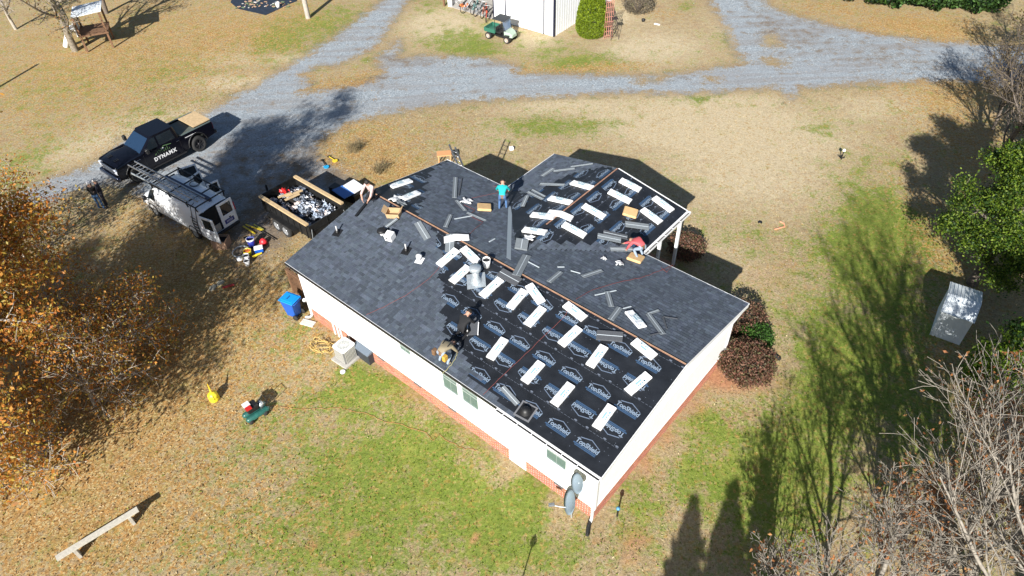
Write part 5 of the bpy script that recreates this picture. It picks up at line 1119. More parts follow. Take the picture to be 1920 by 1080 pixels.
# ------------------------------------------------------------------ people
MHUMAN={}
def person(T,J,label,top,legs,hair,hat=None,shoes=None,extra=None,belt=None,scale=1):
    """J: joints in local metres. One continuous body grown over the joints; cloth colours follow the nearest bone."""
    names=['pelvis','waist','chest','neck','head','crown','shL','elL','haL','shR','elR','haR','hipL','knL','anL','toL','hipR','knR','anR','toR']
    rad=dict(pelvis=.155,waist=.14,chest=.165,neck=.06,head=.098,crown=.07,shL=.075,elL=.05,haL=.036,shR=.075,elR=.05,haR=.036,hipL=.095,knL=.062,anL=.045,toL=.038,hipR=.095,knR=.062,anR=.045,toR=.038)
    E=[('pelvis','waist'),('waist','chest'),('chest','neck'),('neck','head'),('head','crown'),('chest','shL'),('shL','elL'),('elL','haL'),('chest','shR'),('shR','elR'),('elR','haR'),('pelvis','hipL'),('hipL','knL'),('knL','anL'),('anL','toL'),('pelvis','hipR'),('hipR','knR'),('knR','anR'),('anR','toR')]
    me=bpy.data.meshes.new('body'); me.from_pydata([J[n] for n in names],[(names.index(a),names.index(b)) for a,b in E],[])
    o=bpy.data.objects.new('body',me); COL.objects.link(o); sk=o.modifiers.new('s','SKIN'); sk.use_smooth_shade=True
    for i,n in enumerate(names):
        r_=rad[n]; me.skin_vertices[0].data[i].radius=(r_,r_*(.8 if n in('pelvis','waist','chest') else 1)); 
    me.skin_vertices[0].data[0].use_root=True
    sb=o.modifiers.new('d','SUBSURF'); sb.levels=2; sb.render_levels=2
    dg=bpy.context.evaluated_depsgraph_get(); nm=bpy.data.meshes.new_from_object(o.evaluated_get(dg)); bpy.data.objects.remove(o)
    # fingers, rooted in the palms
    b=bmesh.new(); b.from_mesh(nm)
    for s_ in 'LR':
        h=Vector(J['ha'+s_]); d=(h-Vector(J['el'+s_])).normalized(); side=d.orthogonal().normalized(); nn=d.cross(side)
        for k in range(5):
            off=(k-1.5)*.02 if k<4 else -.045; base=h+side*off*.9+d*(.02 if k<4 else -.015); ln=[.07,.08,.078,.062,.055][k]; dd=(d+nn*.35+(side*-.7 if k==4 else side*0)).normalized(); p1=base+dd*ln*.6; p2=p1+(dd+nn*.6).normalized()*ln*.4
            m_=MB(); m_.tube([base,p1,p2],[.010,.009,.007],5); tm=m_.mesh('f',[]) if False else None
            vs=[b.verts.new(v) for v in m_.v]
            for f in m_.f:
                try: b.faces.new([vs[i] for i in f])
                except ValueError: pass
    b.to_mesh(nm); b.free()
    mats=[top,legs,skin,shoes or black_plastic,belt or legs]
    for m_ in mats: nm.materials.append(m_)
    bones=[('pelvis','waist',0),('waist','chest',0),('chest','neck',0),('neck','head',2),('head','crown',2),('chest','shL',0),('shL','elL',0),('elL','haL',5),('chest','shR',0),('shR','elR',0),('elR','haR',5),('pelvis','hipL',1),('hipL','knL',1),('knL','anL',1),('anL','toL',3),('pelvis','hipR',1),('hipR','knR',1),('knR','anR',1),('anR','toR',3)]
    A_=[Vector(J[a]) for a,_,_ in bones];B_=[Vector(J[c]) for _,c,_ in bones]
    for p in nm.polygons:
        c=p.center; best=None
        for i,(x,y,z) in enumerate(bones):
            d=B_[i]-A_[i]; t_=max(0,min(1,(c-A_[i]).dot(d)/max(d.length_squared,1e-9))); q=(c-A_[i]-d*t_).length-rad[y]*.3
            if best is None or q<best[0]: best=(q,i,t_)
        i,t_=best[1],best[2]; m_=bones[i][2]
        if i==0 and t_<.35: m_=4
        if m_==5: m_=2 if (extra=='short' and t_>.1) or t_>.72 else 0
        p.material_index=m_; p.use_smooth=True
    root=thing('person',T@Matrix.Scale(scale,4),label,'person'); link('body',nm,root)
    hd=Vector(J['head']);cr=Vector(J['crown']); up=(cr-hd).normalized(); fw=Vector(J.get('face',(1,0,0))); fw=(fw-up*fw.dot(up)).normalized(); sd_=up.cross(fw)
    H=Matrix((fw,sd_,up)).transposed().to_4x4(); H.translation=hd
    m_=MB(); m_.lathe([(.1,-.0),(.108,.05),(.09,.10),(.05,.135),(.001,.145)],14,H@Matrix.Translation((-.012,0,-.0)),cap=False)
    if hat: 
        m_.lathe([(.1,.035),(.108,.04)],14,H,cap=False); m_.add([(.09,-.07,.05),(.19,-.05,.035),(.19,.05,.035),(.09,.07,.05),(.09,-.07,.04),(.19,-.05,.025),(.19,.05,.025),(.09,.07,.04)],[(0,1,2,3),(7,6,5,4),(0,4,5,1),(1,5,6,2),(2,6,7,3)],H); m_.build('cap',hat,root)
    else: m_.build('hair',hair,root)
    f=MB(); f.loft([[H@Vector((.085,-.012,-.03)),H@Vector((.085,.012,-.03)),H@Vector((.09,0,.015))],[H@Vector((.118,-.008,-.035)),H@Vector((.118,.008,-.035)),H@Vector((.1,0,.01))]],smooth=False); f.build('nose',skin,root)
    for s_ in (1,-1):
        MB().lathe([(.001,-.004),(.011,0),(.001,.004)],8,H@Matrix.Translation((.088,s_*.033,.005))@Matrix.Rotation(PI/2,4,'Y'),cap=False).build('eye',black_plastic,root); MB().box(-.015,.015,-.006,.006,-.03,.03,H@Matrix.Translation((-.0,s_*.1,-.01))).build('ear',skin,root)
    MB().box(-.004,.004,-.022,.022,-.004,.004,H@Matrix.Translation((.092,0,-.062))).build('mouth',M('mouth',(.25,.08,.07),.6),root)
    return root
hair_k=M('hair_dark',(.012,.009,.007),.7); hair_w=M('hair_white',(.6,.58,.55),.7); jeans=M('jeans',(.06,.13,.27),.85,noise=(12,.15)); jeans_l=M('pale_jeans',(.24,.30,.38),.85,noise=(12,.15)); navy=M('navy_cloth',(.008,.009,.02),.85); blk=M('black_cloth',(.008,.008,.01),.85)
teal=M('teal_shirt',(.0,.32,.33),.75,noise=(6,.08)); redc=M('red_shirt',(.62,.10,.11),.75,noise=(6,.08)); tan=M('olive_tan_shirt',(.24,.20,.13),.8,noise=(6,.1)); leather=M('leather_belt',(.16,.09,.045),.7,noise=(20,.3)); boot=M('tan_boot',(.35,.27,.16),.7)
stand=dict(pelvis=(0,0,.95),waist=(0,0,1.12),chest=(0,0,1.33),neck=(0,0,1.5),head=(.02,0,1.63),crown=(.02,0,1.73),shL=(0,.19,1.41),elL=(.02,.25,1.13),haL=(.2,.2,1.0),shR=(0,-.19,1.41),elR=(.02,-.25,1.13),haR=(.22,-.16,1.02),hipL=(0,.1,.9),knL=(.03,.12,.5),anL=(0,.13,.09),toL=(.17,.15,.04),hipR=(0,-.1,.9),knR=(.03,-.12,.5),anR=(0,-.14,.09),toR=(.17,-.16,.04))
def face_px(px,py,tx,ty,z=0):
    a=G(px,py,z);b=G(tx,ty,z); return TR(a.x,a.y,z,math.atan2(b.y-a.y,b.x-a.x))
person(face_px(192,393,240,340),{**stand},'man in white cap, black jacket and blue jeans standing in front of the pickup',blk,jeans,hair_w,hat=M('white_cap',(.7,.7,.72),.7),scale=1.02)
person(face_px(203,389,160,400),{**stand,'elL':(.06,.26,1.15),'haL':(.26,.12,1.15),'haR':(.28,-.1,1.17)},'fair haired man in dark navy clothes beside the man in the white cap',navy,navy,hair_w,hat=None,scale=1.05)
# roof workers: the local ground of each is the slope under the feet
def roofT(sf,p,tx,h=.02):
    F=SURF[sf]; a,b=hit(*p,F); P=F@Vector((a,b,h)); q=F@Vector((*hit(*tx,F),h)); return TR(P.x,P.y,P.z,math.atan2(q.y-P.y,q.x-P.x))
bendw=dict(pelvis=(-.12,0,.80),waist=(0,0,.93),chest=(.2,0,1.02),neck=(.38,0,1.06),head=(.5,0,1.08),crown=(.6,0,1.1),shL=(.26,.19,1.03),elL=(.36,.24,.78),haL=(.52,.14,.62),shR=(.26,-.19,1.03),elR=(.36,-.24,.78),haR=(.5,-.14,.6),hipL=(-.1,.1,.78),knL=(.1,.15,.44),anL=(-.06,.16,.09),toL=(.1,.18,.04),hipR=(-.1,-.1,.78),knR=(.14,-.14,.44),anR=(.02,-.16,.09),toR=(.18,-.18,.04),face=(.6,0,-.8))
deep=dict(pelvis=(-.1,0,.62),waist=(.04,0,.74),chest=(.26,0,.74),neck=(.42,0,.66),head=(.53,0,.6),crown=(.62,0,.56),shL=(.3,.19,.72),elL=(.42,.26,.45),haL=(.55,.18,.2),shR=(.3,-.19,.72),elR=(.42,-.26,.45),haR=(.58,-.14,.2),hipL=(-.08,.1,.6),knL=(.2,.18,.42),anL=(-.05,.17,.09),toL=(.11,.19,.04),hipR=(-.08,-.1,.6),knR=(.22,-.16,.4),anR=(.0,-.16,.09),toR=(.16,-.18,.04),face=(.5,0,-.8))
kneel=dict(pelvis=(-.1,0,.34),waist=(.02,0,.5),chest=(.2,0,.64),neck=(.33,0,.72),head=(.43,0,.76),crown=(.52,0,.8),shL=(.24,.19,.66),elL=(.4,.24,.42),haL=(.55,.14,.22),shR=(.24,-.19,.66),elR=(.4,-.24,.42),haR=(.56,-.1,.2),hipL=(-.06,.1,.32),knL=(.25,.15,.08),anL=(-.2,.16,.07),toL=(-.36,.16,.04),hipR=(-.06,-.1,.32),knR=(.25,-.15,.08),anR=(-.2,-.16,.07),toR=(-.36,-.16,.04),face=(.6,0,-.7))
person(roofT('F',(943,393),(950,360)),{**bendw,'chest':(.14,0,1.1),'neck':(.28,0,1.2),'head':(.38,0,1.27),'crown':(.46,0,1.32),'shL':(.18,.19,1.13),'shR':(.18,-.19,1.13),'elL':(.3,.3,.9),'elR':(.3,-.3,.9)},'roofer in a teal shirt and jeans stooping at the valley of the wing',teal,jeans,hair_k,extra='short',belt=leather,shoes=boot,scale=.93)
person(roofT('F',(1199,484),(1170,466)),{**deep,'haR':(.95,-.05,.12),'elR':(.65,-.12,.35)},'roofer in a red hooded shirt bending over at the wing corner',redc,jeans_l,hair_k,belt=leather)
tw=roofT('N',(833,682),(862,650)); PT=person(tw,{**deep},'roofer in an olive tan shirt and tool belt bent over near the eave',tan,jeans_l,hair_k,belt=leather,shoes=boot)
for s_ in (1,-1):
    MB().box(-.09,.09,-.07,.07,-.14,.1,bev=.02).build('tool_pouch',leather if s_>0 else M('yellow_pouch',(.5,.3,.05),.6),PT,T=Matrix.Translation((-.14,s_*.24,.6)))
for a,b_ in (((-.05,.1,.72),(.3,.12,.86)),((-.05,-.1,.72),(.3,-.12,.86))): MB().bar(a,b_,.035,.012).build('suspender',black_plastic,PT)
person(roofT('N',(868,628),(895,595)),{**kneel},'roofer dressed in black kneeling by an opened stack of shingles',blk,blk,hair_k,belt=black_plastic)
person(roofT('F',(699,372),(680,385),.02),{**kneel,'chest':(.1,0,.66),'neck':(.14,0,.8),'head':(.17,0,.9),'crown':(.2,0,.98),'shL':(.1,.19,.7),'shR':(.1,-.19,.7)},'roofer in pale and black clothes crouching at the left end of the ridge',M('pink_grey_shirt',(.5,.36,.34),.8,noise=(9,.35)),blk,hair_k,extra='short')
# ------------------------------------------------------------------ yard things
def root_at(name,px,py,lab,cat,rz=0,z=0,group=None): return thing(name,GT(px,py,rz,z),lab,cat,group)
# wheeled blue cart
g=G(553,590); rt=thing('trash_cart',TR(g.x,g.y,0,YAW+PI+.25),'bright blue wheeled trash cart beside the brown deck railing','trash cart')
b=MB(); b.loft([[Vector(p) for p in ((-.22,-.2,.08),(.24,-.2,.08),(.24,.2,.08),(-.22,.2,.08))],[Vector(p) for p in ((-.33,-.29,.98),(.33,-.29,.98),(.33,.29,.98),(-.33,.29,.98))]],smooth=False); bev(b.build('bin',blue_p,rt,fixn=True),.03)
l=MB(); l.box(-.38,.38,-.31,.31,.98,1.03).box(-.3,.3,-.24,.24,1.03,1.06); bev(l.build('lid',M('lid_blue',(.01,.27,.75),.35),rt),.02)
me=text_mesh('XXX',.11,.001,0,.004); me.materials.append(black_plastic); link('lid_marks',me,rt,Matrix.Translation((.05,0,1.062))@Matrix.Rotation(PI/2,4,'Z'))
MB().box(-.06,.06,-.262,-.25,.58,.68,Matrix.Identity(4)).build('sticker',white_p,rt,T=Matrix.Translation((0,-.012,0)))
for s_ in (1,-1): MB().lathe([(.001,-.03),(.13,-.03),(.13,.03),(.001,.03)],16,Matrix.Translation((-.27,s_*.25,.13))@Matrix.Rotation(PI/2,4,'X')).build('wheel',rubber,rt)
MB().tube([(-.38,-.25,.96),(-.44,-.25,.98),(-.44,.25,.98),(-.38,.25,.96)],.015,6).build('handle',blue_p,rt)
# air conditioner on its pad
g=G(650,672); TA=TR(g.x,g.y,0,YAW+.05); MBo=MB().box(-.44,.44,-.44,.44,0,.09); tag(MBo.build('concrete_pad',concrete,None,T=TA),'grey square pad under the air conditioner','pad')
rt=thing('air_conditioner',TA@Matrix.Translation((0,.03,.09))@Matrix.Scale(.78,4),'grey air conditioner with white fan top beside the brick skirt','air conditioner')
def rr(w_,r_,n=4):
    out=[]
    for cx,cy,a0 in ((w_-r_,w_-r_,0),(-w_+r_,w_-r_,90),(-w_+r_,-w_+r_,180),(w_-r_,-w_+r_,270)):
        for k in range(n+1): a=R(a0+90*k/n); out.append((cx+r_*math.cos(a),cy+r_*math.sin(a)))
    return out
sh=rr(.42,.12); c=MB(); c.prism(sh,0,.86); c.build('coil',M('coil_dark',(.05,.05,.05),.7),rt); lo=MB()
for k in range(4):
    for q in range(9):
        x=-.32+.08*q; T_=Matrix.Rotation(k*PI/2,4,'Z'); lo.box(x-.018,x+.018,-.435,-.418,.03,.83,T_)
for k in range(9): lo.prism(rr(.432,.13),.04+k*.09,.05+k*.09)
lo.build('guard',M('guard_grey',(.42,.41,.38),.5),rt); tp=MB(); tp.prism(rr(.45,.14),.86,.93); bev(tp.build('top',M('ac_white',(.72,.72,.70),.45),rt),.02)
fg=MB(); fg.lathe([(.33,.932),(.001,.932)],24,cap=False); fg.build('fan_opening',M('fan_dark',(.2,.22,.22),.6),rt); f2=MB()
for k in range(20): a=k*PI/10; f2.bar((.08*math.cos(a),.08*math.sin(a),.945),(.33*math.cos(a),.33*math.sin(a),.94),.012)
for r_ in (.15,.22,.28,.33): f2.tube([(r_*math.cos(a*PI/12),r_*math.sin(a*PI/12),.945) for a in range(25)],.006,4)
f2.lathe([(.09,.94),(.07,.965),(.001,.97)],14); f2.build('grille',M('ac_white',(.7,.7,.7),.45),rt)
# folded black patio chairs leaning by the unit
g=G(687,672); rt=thing('storage_bench',TR(g.x,g.y,0,YAW+.0)@Matrix.Scale(.85,4),'dark grey plastic locker standing between the air conditioner and the wall','locker')
b=MB(); b.box(-.52,.5,-.2,.2,0,.72); bev(b.build('box',M('locker_grey',(.03,.035,.045),.5),rt),.03); MB().add([(-.56,-.25,.74),(.54,-.25,.74),(.54,.05,.86),(-.56,.05,.86),(.54,.25,.76),(-.56,.25,.76),(-.56,-.25,.70),(.54,-.25,.70),(.54,.25,.70),(-.56,.25,.70)],[(0,1,2,3),(3,2,4,5),(6,7,1,0),(7,8,4,2,1),(9,6,0,3,5),(8,9,5,4)]).build('lid',M('lid_grey',(.13,.16,.2),.5),rt)
hs=MB(); pts=[]
for k in range(90):
    a=k*.33; r_=.42+.08*math.sin(k*.7); pts.append((r_*math.cos(a)+.15*math.sin(k*.21),r_*.8*math.sin(a),.03+.002*k*(k%3>0)))
pts+=[(.6,.1,.1),(.8,.4,.25),(.95,.7,.3)]
g=G(604,652); tag(hs.tube(pts,.014,5).build('garden_hose',M('tan_hose',(.55,.38,.12),.6),None,T=TR(g.x,g.y,0,-.3)),'loosely coiled tan garden hose on the lawn left of the air conditioner','hose')
g=G(643,698); rt=thing('cleanout_cap',TR(g.x,g.y,0),'small round white cap on the lawn in front of the air conditioner','lid'); MB().lathe([(.11,0),(.11,.06),(.09,.07),(.001,.07)],16).build('cap',white_p,rt); 
T,l=GDIR((566,603),(588,609)); rt=thing('white_board_stack',T,'short stack of whitish boards on the grass below the downspout','boards'); 
for k in range(3): MB().box(0,l+.05,-.16+k*.11,-.07+k*.11,0,.05).build('board',M('grey_white_board',(.6,.57,.53),.8),rt)
g=G(571,559,.8); tag(MB().lathe([(.001,0),(.1,.03),(.1,.1),(.001,.13)],12,Matrix.Rotation(PI/2,4,'X')).build('round_lamp',white_p,None,T=TR(g.x,g.y,.75)),'round white fixture on the deck railing by the wall','fixture')
# brown deck at the left end with pickets
dk=thing('deck',MH,'brown wooden deck with picket railing at the left end of the house','deck')
bz=.45; D0=MH.inverted()@G(527,520,bz); u0=-2.0
for k in range(13): MB().box(-1.75+k*.15,-1.61+k*.15,.8,4.2,bz-.04,bz).build('deck_board',wood_brown,dk)
b=MB(); 
for u_,v_ in ((-1.78,.72),(-.9,.72),(.0,.72),(-1.78,2.4),(-1.78,4.1)): MB().box(u_,u_+.1,v_,v_+.1,0,1.45).build('post',wood_brown,dk)
MB().box(-1.8,.25,.70,.82,1.40,1.44).build('handrail',wood_brown,dk); MB().box(-1.80,-1.68,.82,4.2,1.40,1.44).build('handrail',wood_brown,dk)
pm=MB().box(-.02,.02,-.02,.02,.1,1.40).mesh('picket',wood_brown)
for k in range(17): link('picket',pm,dk,Matrix.Translation((-1.66+k*.11,.76,0)))
for k in range(28): link('picket',pm,dk,Matrix.Translation((-1.74,.92+k*.115,0)))
# yellow jug
g=G(403,749); rt=thing('yellow_jug',TR(g.x,g.y,0,2.0),'bright yellow jug with a thin spout standing in the leaves','jug')
MB().lathe([(.17,0),(.2,.04),(.2,.16),(.18,.19),(.2,.22),(.19,.34),(.1,.42),(.06,.44)],16).build('body',M('jug_yellow',(.75,.6,.03),.4),rt); MB().tube([(0,.0,.42),(.16,.02,.52),(.36,.05,.62)],[.05,.035,.012],8).build('spout',M('jug_yellow2',(.65,.42,.03),.4),rt)
MB().tube([(-.1,0,.4),(-.2,0,.36),(-.2,0,.15)],.02,6).build('handle',M('jug_yellow',(.75,.6,.03),.4),rt)
# air compressor with orange hose
T,l=GDIR((463,790),(507,762)); rt=thing('air_compressor',T,'green air compressor with white and red labels on the lawn','compressor'); s_=l/1.2
gt=M('tank_green',(.02,.10,.085),.35,noise=(5,.2))
for y_ in (-.17,.13): MB().lathe([(.001,-.06),(.08,-.03),(.12,.04),(.12,l-.2),(.08,l-.1),(.001,l-.06)],16,Matrix.Translation((0,y_,.2))@Matrix.Rotation(PI/2,4,'Y')).build('tank',gt,rt)
MB().box(.15,l*.6,-.1,.28,.32,.62,bev=.04).build('engine',black_plastic,rt); MB().box(.12,.38,.05,.3,.62,.66).build('white_label',white_p,rt); MB().box(.12,.34,-.14,.04,.62,.68).build('red_cover',red_paint,rt)
for x_ in (.1,l-.3):
    for y_ in (-.26,.22): MB().lathe([(.001,-.03),(.11,-.03),(.11,.03),(.001,.03)],14,Matrix.Translation((x_,y_,.11))@Matrix.Rotation(PI/2,4,'X')).build('wheel',rubber,rt)
MB().tube([(l*.6,-.2,.4),(l*.95,-.2,.62),(l*.95,.2,.62),(l*.6,.2,.4)],.018,6).build('handle',black_plastic,rt)
MB().lathe([(.001,-.1),(.1,-.1),(.1,.1),(.001,.1)],14,Matrix.Translation((l*.72,.02,.42))@Matrix.Rotation(PI/2,4,'X')).build('pump',galv,rt)
def ground_hose(px,r,mat,lab,name='air_hose',z=.02,wob=.04):
    P=[G(*p,z) for p in px]; Q=[]
    for i in range(len(P)-1):
        for k in range(5): v_=P[i].lerp(P[i+1],k/5); Q.append((v_.x+rnd(-wob,wob),v_.y+rnd(-wob,wob),z))
    Q.append(tuple(P[-1])); return tag(MB().tube(Q,r,5).build(name,mat,None),lab,'hose')
orh=M('orange_hose',(.42,.2,.07),.6)
ground_hose([(505,762),(520,760),(513,770),(526,762),(545,766),(590,767),(640,765),(655,770),(690,775),(720,790),(760,798),(800,812),(812,826),(822,814),(845,830),(872,842),(895,844)],.008,orh,'orange air hose running from the compressor along the house over the grass')
# long bench
T,l=GDIR((105,1047),(258,954),.5); rt=thing('plank_bench',T@Matrix.Translation((0,0,-.5)),'long grey weathered plank laid on two low supports at the lower left','bench')
MB().box(0,l,-.11,.11,.46,.51).build('plank',M('pale_plank',(.5,.47,.4),.85,noise=(12,.15)),rt)
for x_ in (l*.2,l*.87): MB().box(x_-.05,x_+.05,-.13,.13,0,.46).build('support',wood_old,rt)
# satellite dishes near the corner
def dish(px,py,z,rz,tilt,r_,lab,mast,arm=True):
    g=G(px,py,z); rt=thing('satellite_dish',TR(g.x,g.y,0),lab,'satellite dish'); D=Matrix.Translation((0,0,z))@Matrix.Rotation(rz,4,'Z')@Matrix.Rotation(tilt,4,'Y')
    dm=M('dish_grey',(.20,.255,.30),.4); prof=[(.001,0),(r_*.35,.012),(r_*.7,.05),(r_,.11),(r_*.7,.04),(r_*.35,.0),(.001,-.012)]
    MB().lathe(prof,28,D@Matrix.Diagonal((1,1.1,1,1)),cap=False).build('reflector',dm,rt)
    if mast: MB().tube([(0,0,0),(0,0,z-.05)],.03,8).build('mast',galv,rt)
    if arm:
        a_=D@Vector((r_*.9,0,.02)); e_=D@Vector((r_*.75,0,.62)); MB().tube([a_,a_.lerp(e_,.5)+Vector((0,0,-.03)),e_],.022,6).build('feed_arm',M('arm_white',(.6,.62,.62),.5),rt); MB().box(-.1,.1,-.05,.05,-.04,.06,Matrix.Translation(e_)@Matrix.Rotation(rz,4,'Z'),bev=.01).build('feed_head',grey_p,rt)
    return rt
dish(1073,941,1.0,PI+.1,R(66),.40,'large grey satellite dish on a mast at the front corner of the house',True)
gm_=G(1077,985); 
a_d,b_d=hit(1086,906,MH@FWN@Matrix.Translation((0,0,.38))); pd=MH@FWN@Vector((a_d,b_d,.38))
rt=thing('satellite_dish',TR(pd.x,pd.y,0),'smaller grey satellite dish fixed to the wall behind the larger one','satellite dish'); D=Matrix.Translation((0,0,pd.z))@Matrix.Rotation(PI+.3,4,'Z')@Matrix.Rotation(R(62),4,'Y')
MB().lathe([(.001,0),(.11,.01),(.22,.04),(.31,.09),(.22,.03),(.11,-.01),(.001,-.02)],26,D@Matrix.Diagonal((1,1.1,1,1)),cap=False).build('reflector',M('dish_grey',(.2,.255,.3),.4),rt); MB().bar((0,0,pd.z),(.18,.33,pd.z-.3),.03).build('bracket',galv,rt)
# corrugated drain pipes
def drain(px,lab,r_=.075):
    P=[G(*p,.07) for p in px]; Q=[];rd=[]
    for i in range(len(P)-1):
        for k in range(10): Q.append(P[i].lerp(P[i+1],k/10)); rd.append(r_*(1 if k%2 else .85))
    tag(MB().tube(Q,rd,10).build('drain_pipe',M('drain_black',(.025,.025,.025),.5),None),lab,'drain pipe')
drain([(1108,973),(1103,988),(1101,1006)],'black corrugated drain pipe leading from the corner downspout'); drain([(1441,660),(1452,665),(1464,675)],'black drain pipe poking out from under the large red-brown shrub')
T,l=GDIR((1157,968),(1160,957)); rt=thing('solar_stake',T,'small blue topped stake lamp in the grass right of the house corner','stake lamp'); MB().tube([(0,0,0),(0,0,.5)],.03,6).build('stake',black_plastic,rt); MB().lathe([(.03,.42),(.075,.5),(.06,.56),(.001,.58)],10).build('head',M('stake_blue',(.08,.25,.4),.3),rt)
# lamp whose shadow falls in at the bottom
sh=G(1001,1012); k=1.75/math.tan(EL); px_,py_=sh.x-k*math.cos(AZ),sh.y-k*math.sin(AZ); rt=thing('yard_lamp',TR(px_,py_,0),'black post lamp just below the frame, throwing its shadow on the lawn','lamp')
MB().tube([(0,0,0),(0,0,1.7)],.022,8).build('post',black_plastic,rt); MB().lathe([(.03,1.6),(.11,1.70),(.1,1.76),(.001,1.88)],8).build('lamp_head',black_plastic,rt)
# tools by the van
g=G(418,461); rt=thing('tool_box',TR(g.x,g.y,0,-.1),'open tan box with dark inside behind the van','box'); b=MB(); b.box(-.35,.35,-.3,-.28,0,.5).box(-.35,.35,.28,.3,0,.5).box(-.35,-.33,-.28,.28,0,.5).box(.33,.35,-.28,.28,0,.5).box(-.33,.33,-.28,.28,.3,.32); b.build('carton',M('box_tan',(.42,.26,.17),.8),rt); MB().box(-.33,.33,-.28,.28,.33,.34).build('inside',black_plastic,rt)
def bucket(px,py,lab,lo,hi=None,r_=.15,h=.36,lidc=None):
    g=G(px,py); rt=thing('bucket',TR(g.x,g.y,0),lab,'bucket'); MB().lathe([(r_*.82,0),(r_,h),(r_*.93,h),(r_*.78,.02)],16).build('pail',lo,rt)
    if hi: MB().lathe([(r_*1.03,h-.06),(r_*1.03,h+.01),(r_*.95,h+.01)],16,cap=False).build('rim',hi,rt)
    MB().lathe([(r_*.92,h*.8),(.001,h*.8)],14,cap=False).build('contents',lidc or black_plastic,rt); MB().tube([(r_*math.cos(a),.0,h-.02+.12*math.sin(a)) for a in [PI*i/8 for i in range(9)]],.006,4).build('bail',galv,rt)
bucket(474,462,'tall blue bucket with a white rim among the tools behind the van',M('bucket_blue',(.02,.03,.25),.4),white_p,.2,.5); bucket(466,478,'bright yellow bucket in the middle of the tools behind the van',M('jug_yellow',(.75,.6,.03),.4),None,.2,.3,orange_p); bucket(464,487,'white bucket with dark contents below the yellow one',white_p,None,.15,.3); bucket(465,497,'lowest white bucket of the tools behind the van',white_p,None,.14,.3)
g=G(450,486); tag(MB().lathe([(.17,0),(.17,.03),(.13,.1),(.001,.15)],14).build('hard_hat',white_p,None,T=TR(g.x,g.y,0)),'white hard hat lying left of the buckets','hard hat')
g=G(495,457); tag(MB().lathe([(.1,0),(.19,.03),(.17,.2),(.08,.3),(.001,.32)],12).build('fuel_can',M('can_red',(.75,.03,.04),.4),None,T=TR(g.x,g.y,0)),'round bright red can right of the blue bucket','can')
g=G(487,472); rt=thing('cooler_box',TR(g.x,g.y,0,.3),'small blue cooler with white rim among the tools','cooler'); MB().box(-.2,.2,-.14,.14,0,.24,bev=.02).build('box',blue_p,rt); MB().box(-.21,.21,-.15,.15,.24,.29,bev=.01).build('lid',white_p,rt)
g=G(483,481); tag(MB().tube([(-.18,-.1,.06),(0,0,.12),(.12,.14,.07),(.2,.16,.1)],[.07,.06,.05,.03],7).build('yellow_nailer',yellow_p,None,T=TR(g.x,g.y,0)),'yellow nailer lying right of the buckets','nailer')
g=G(462,447); rt=thing('tool_tray',TR(g.x,g.y,0,.5),'worn tan tray with dark tools left of the blue bucket','tray'); MB().box(-.25,.25,-.2,.2,0,.05).build('tray',cardboard,rt); MB().box(-.12,.1,-.08,.06,.05,.1).build('tools',rubber,rt)
pts=[(.38*math.cos(a*.4),.42*math.sin(a*.4),.04+.003*a) for a in range(34)]; g=G(452,474); tag(MB().tube(pts,.016,5).build('coiled_hose',M('grey_hose',(.3,.34,.38),.6),None,T=TR(g.x,g.y,0)),'pale grey hose coil round the buckets behind the van','hose')
for p,q,c_,lab in (((461,421),(492,432),yellow_p,'upper yellow handled tool lying behind the van'),((456,424),(478,438),yellow_p,'lower yellow handled tool lying behind the van'),((476,421),(494,431),M('olive_tool',(.3,.3,.06),.5),'short olive tool crossing the yellow ones')):
    T,l=GDIR(p,q,.08); tag(MB().bar((0,0,0),(l,0,0),.07,.04).build('level_tool',c_,None,T=T),lab,'tool')
T,l=GDIR((500,440),(516,450),.1); tag(MB().bar((-.5,0,0),(l,0,0),.04,.03).build('pry_bar',black_plastic,None,T=T),'long black bar pointing from the tools to the roof','bar')
# shovels
def shovel(p,q,bl,hd,lab):
    T,l=GDIR(p,q,.05); rt=thing('shovel',T,lab,'shovel'); MB().tube([(0,0,.02),(l*.75,0,.04)],.025,6).build('handle',hd,rt); MB().box(-.08,.02,-.08,.08,.0,.05,bev=.01).build('grip',black_plastic,rt)
    MB().prism([(l*.72,-.14),(l*.74,.14),(l*.95,.15),(l*1.08,.06),(l*1.08,-.06),(l*.95,-.15)],.01,.04).build('blade',bl,rt)
shovel((604,301),(613,315),M('scoop_blue',(.02,.33,.6),.35),black_plastic,'light blue scoop shovel lying on the drive edge'); shovel((617,294),(630,303),yellow_p,yellow_p,'yellow long handled tool beside the blue shovel')
T,l=GDIR((418,541),(440,535)); tag(MB().tube([(0,0,.06),(l,0,.06)],.06,6).build('red_bar',M('dark_red',(.3,.02,.02),.5),None,T=T),'dark red rod lying in the leaves left of the blue cart','rod')
for p,q,lab in (((393,546),(405,535),'lower pale flat stone in the leaves'),((406,535),(420,527),'upper pale flat stone in the leaves')):
    T,l=GDIR(p,q); tag(MB().prism([(0,-.1),(l*.4,-.17),(l,-.08),(l*.95,.12),(l*.4,.16),(.05,.08)],0,.05).build('flat_stone',M('pale_stone',(.33,.3,.22),.9,noise=(9,.2)),None,T=T),lab,'stone')
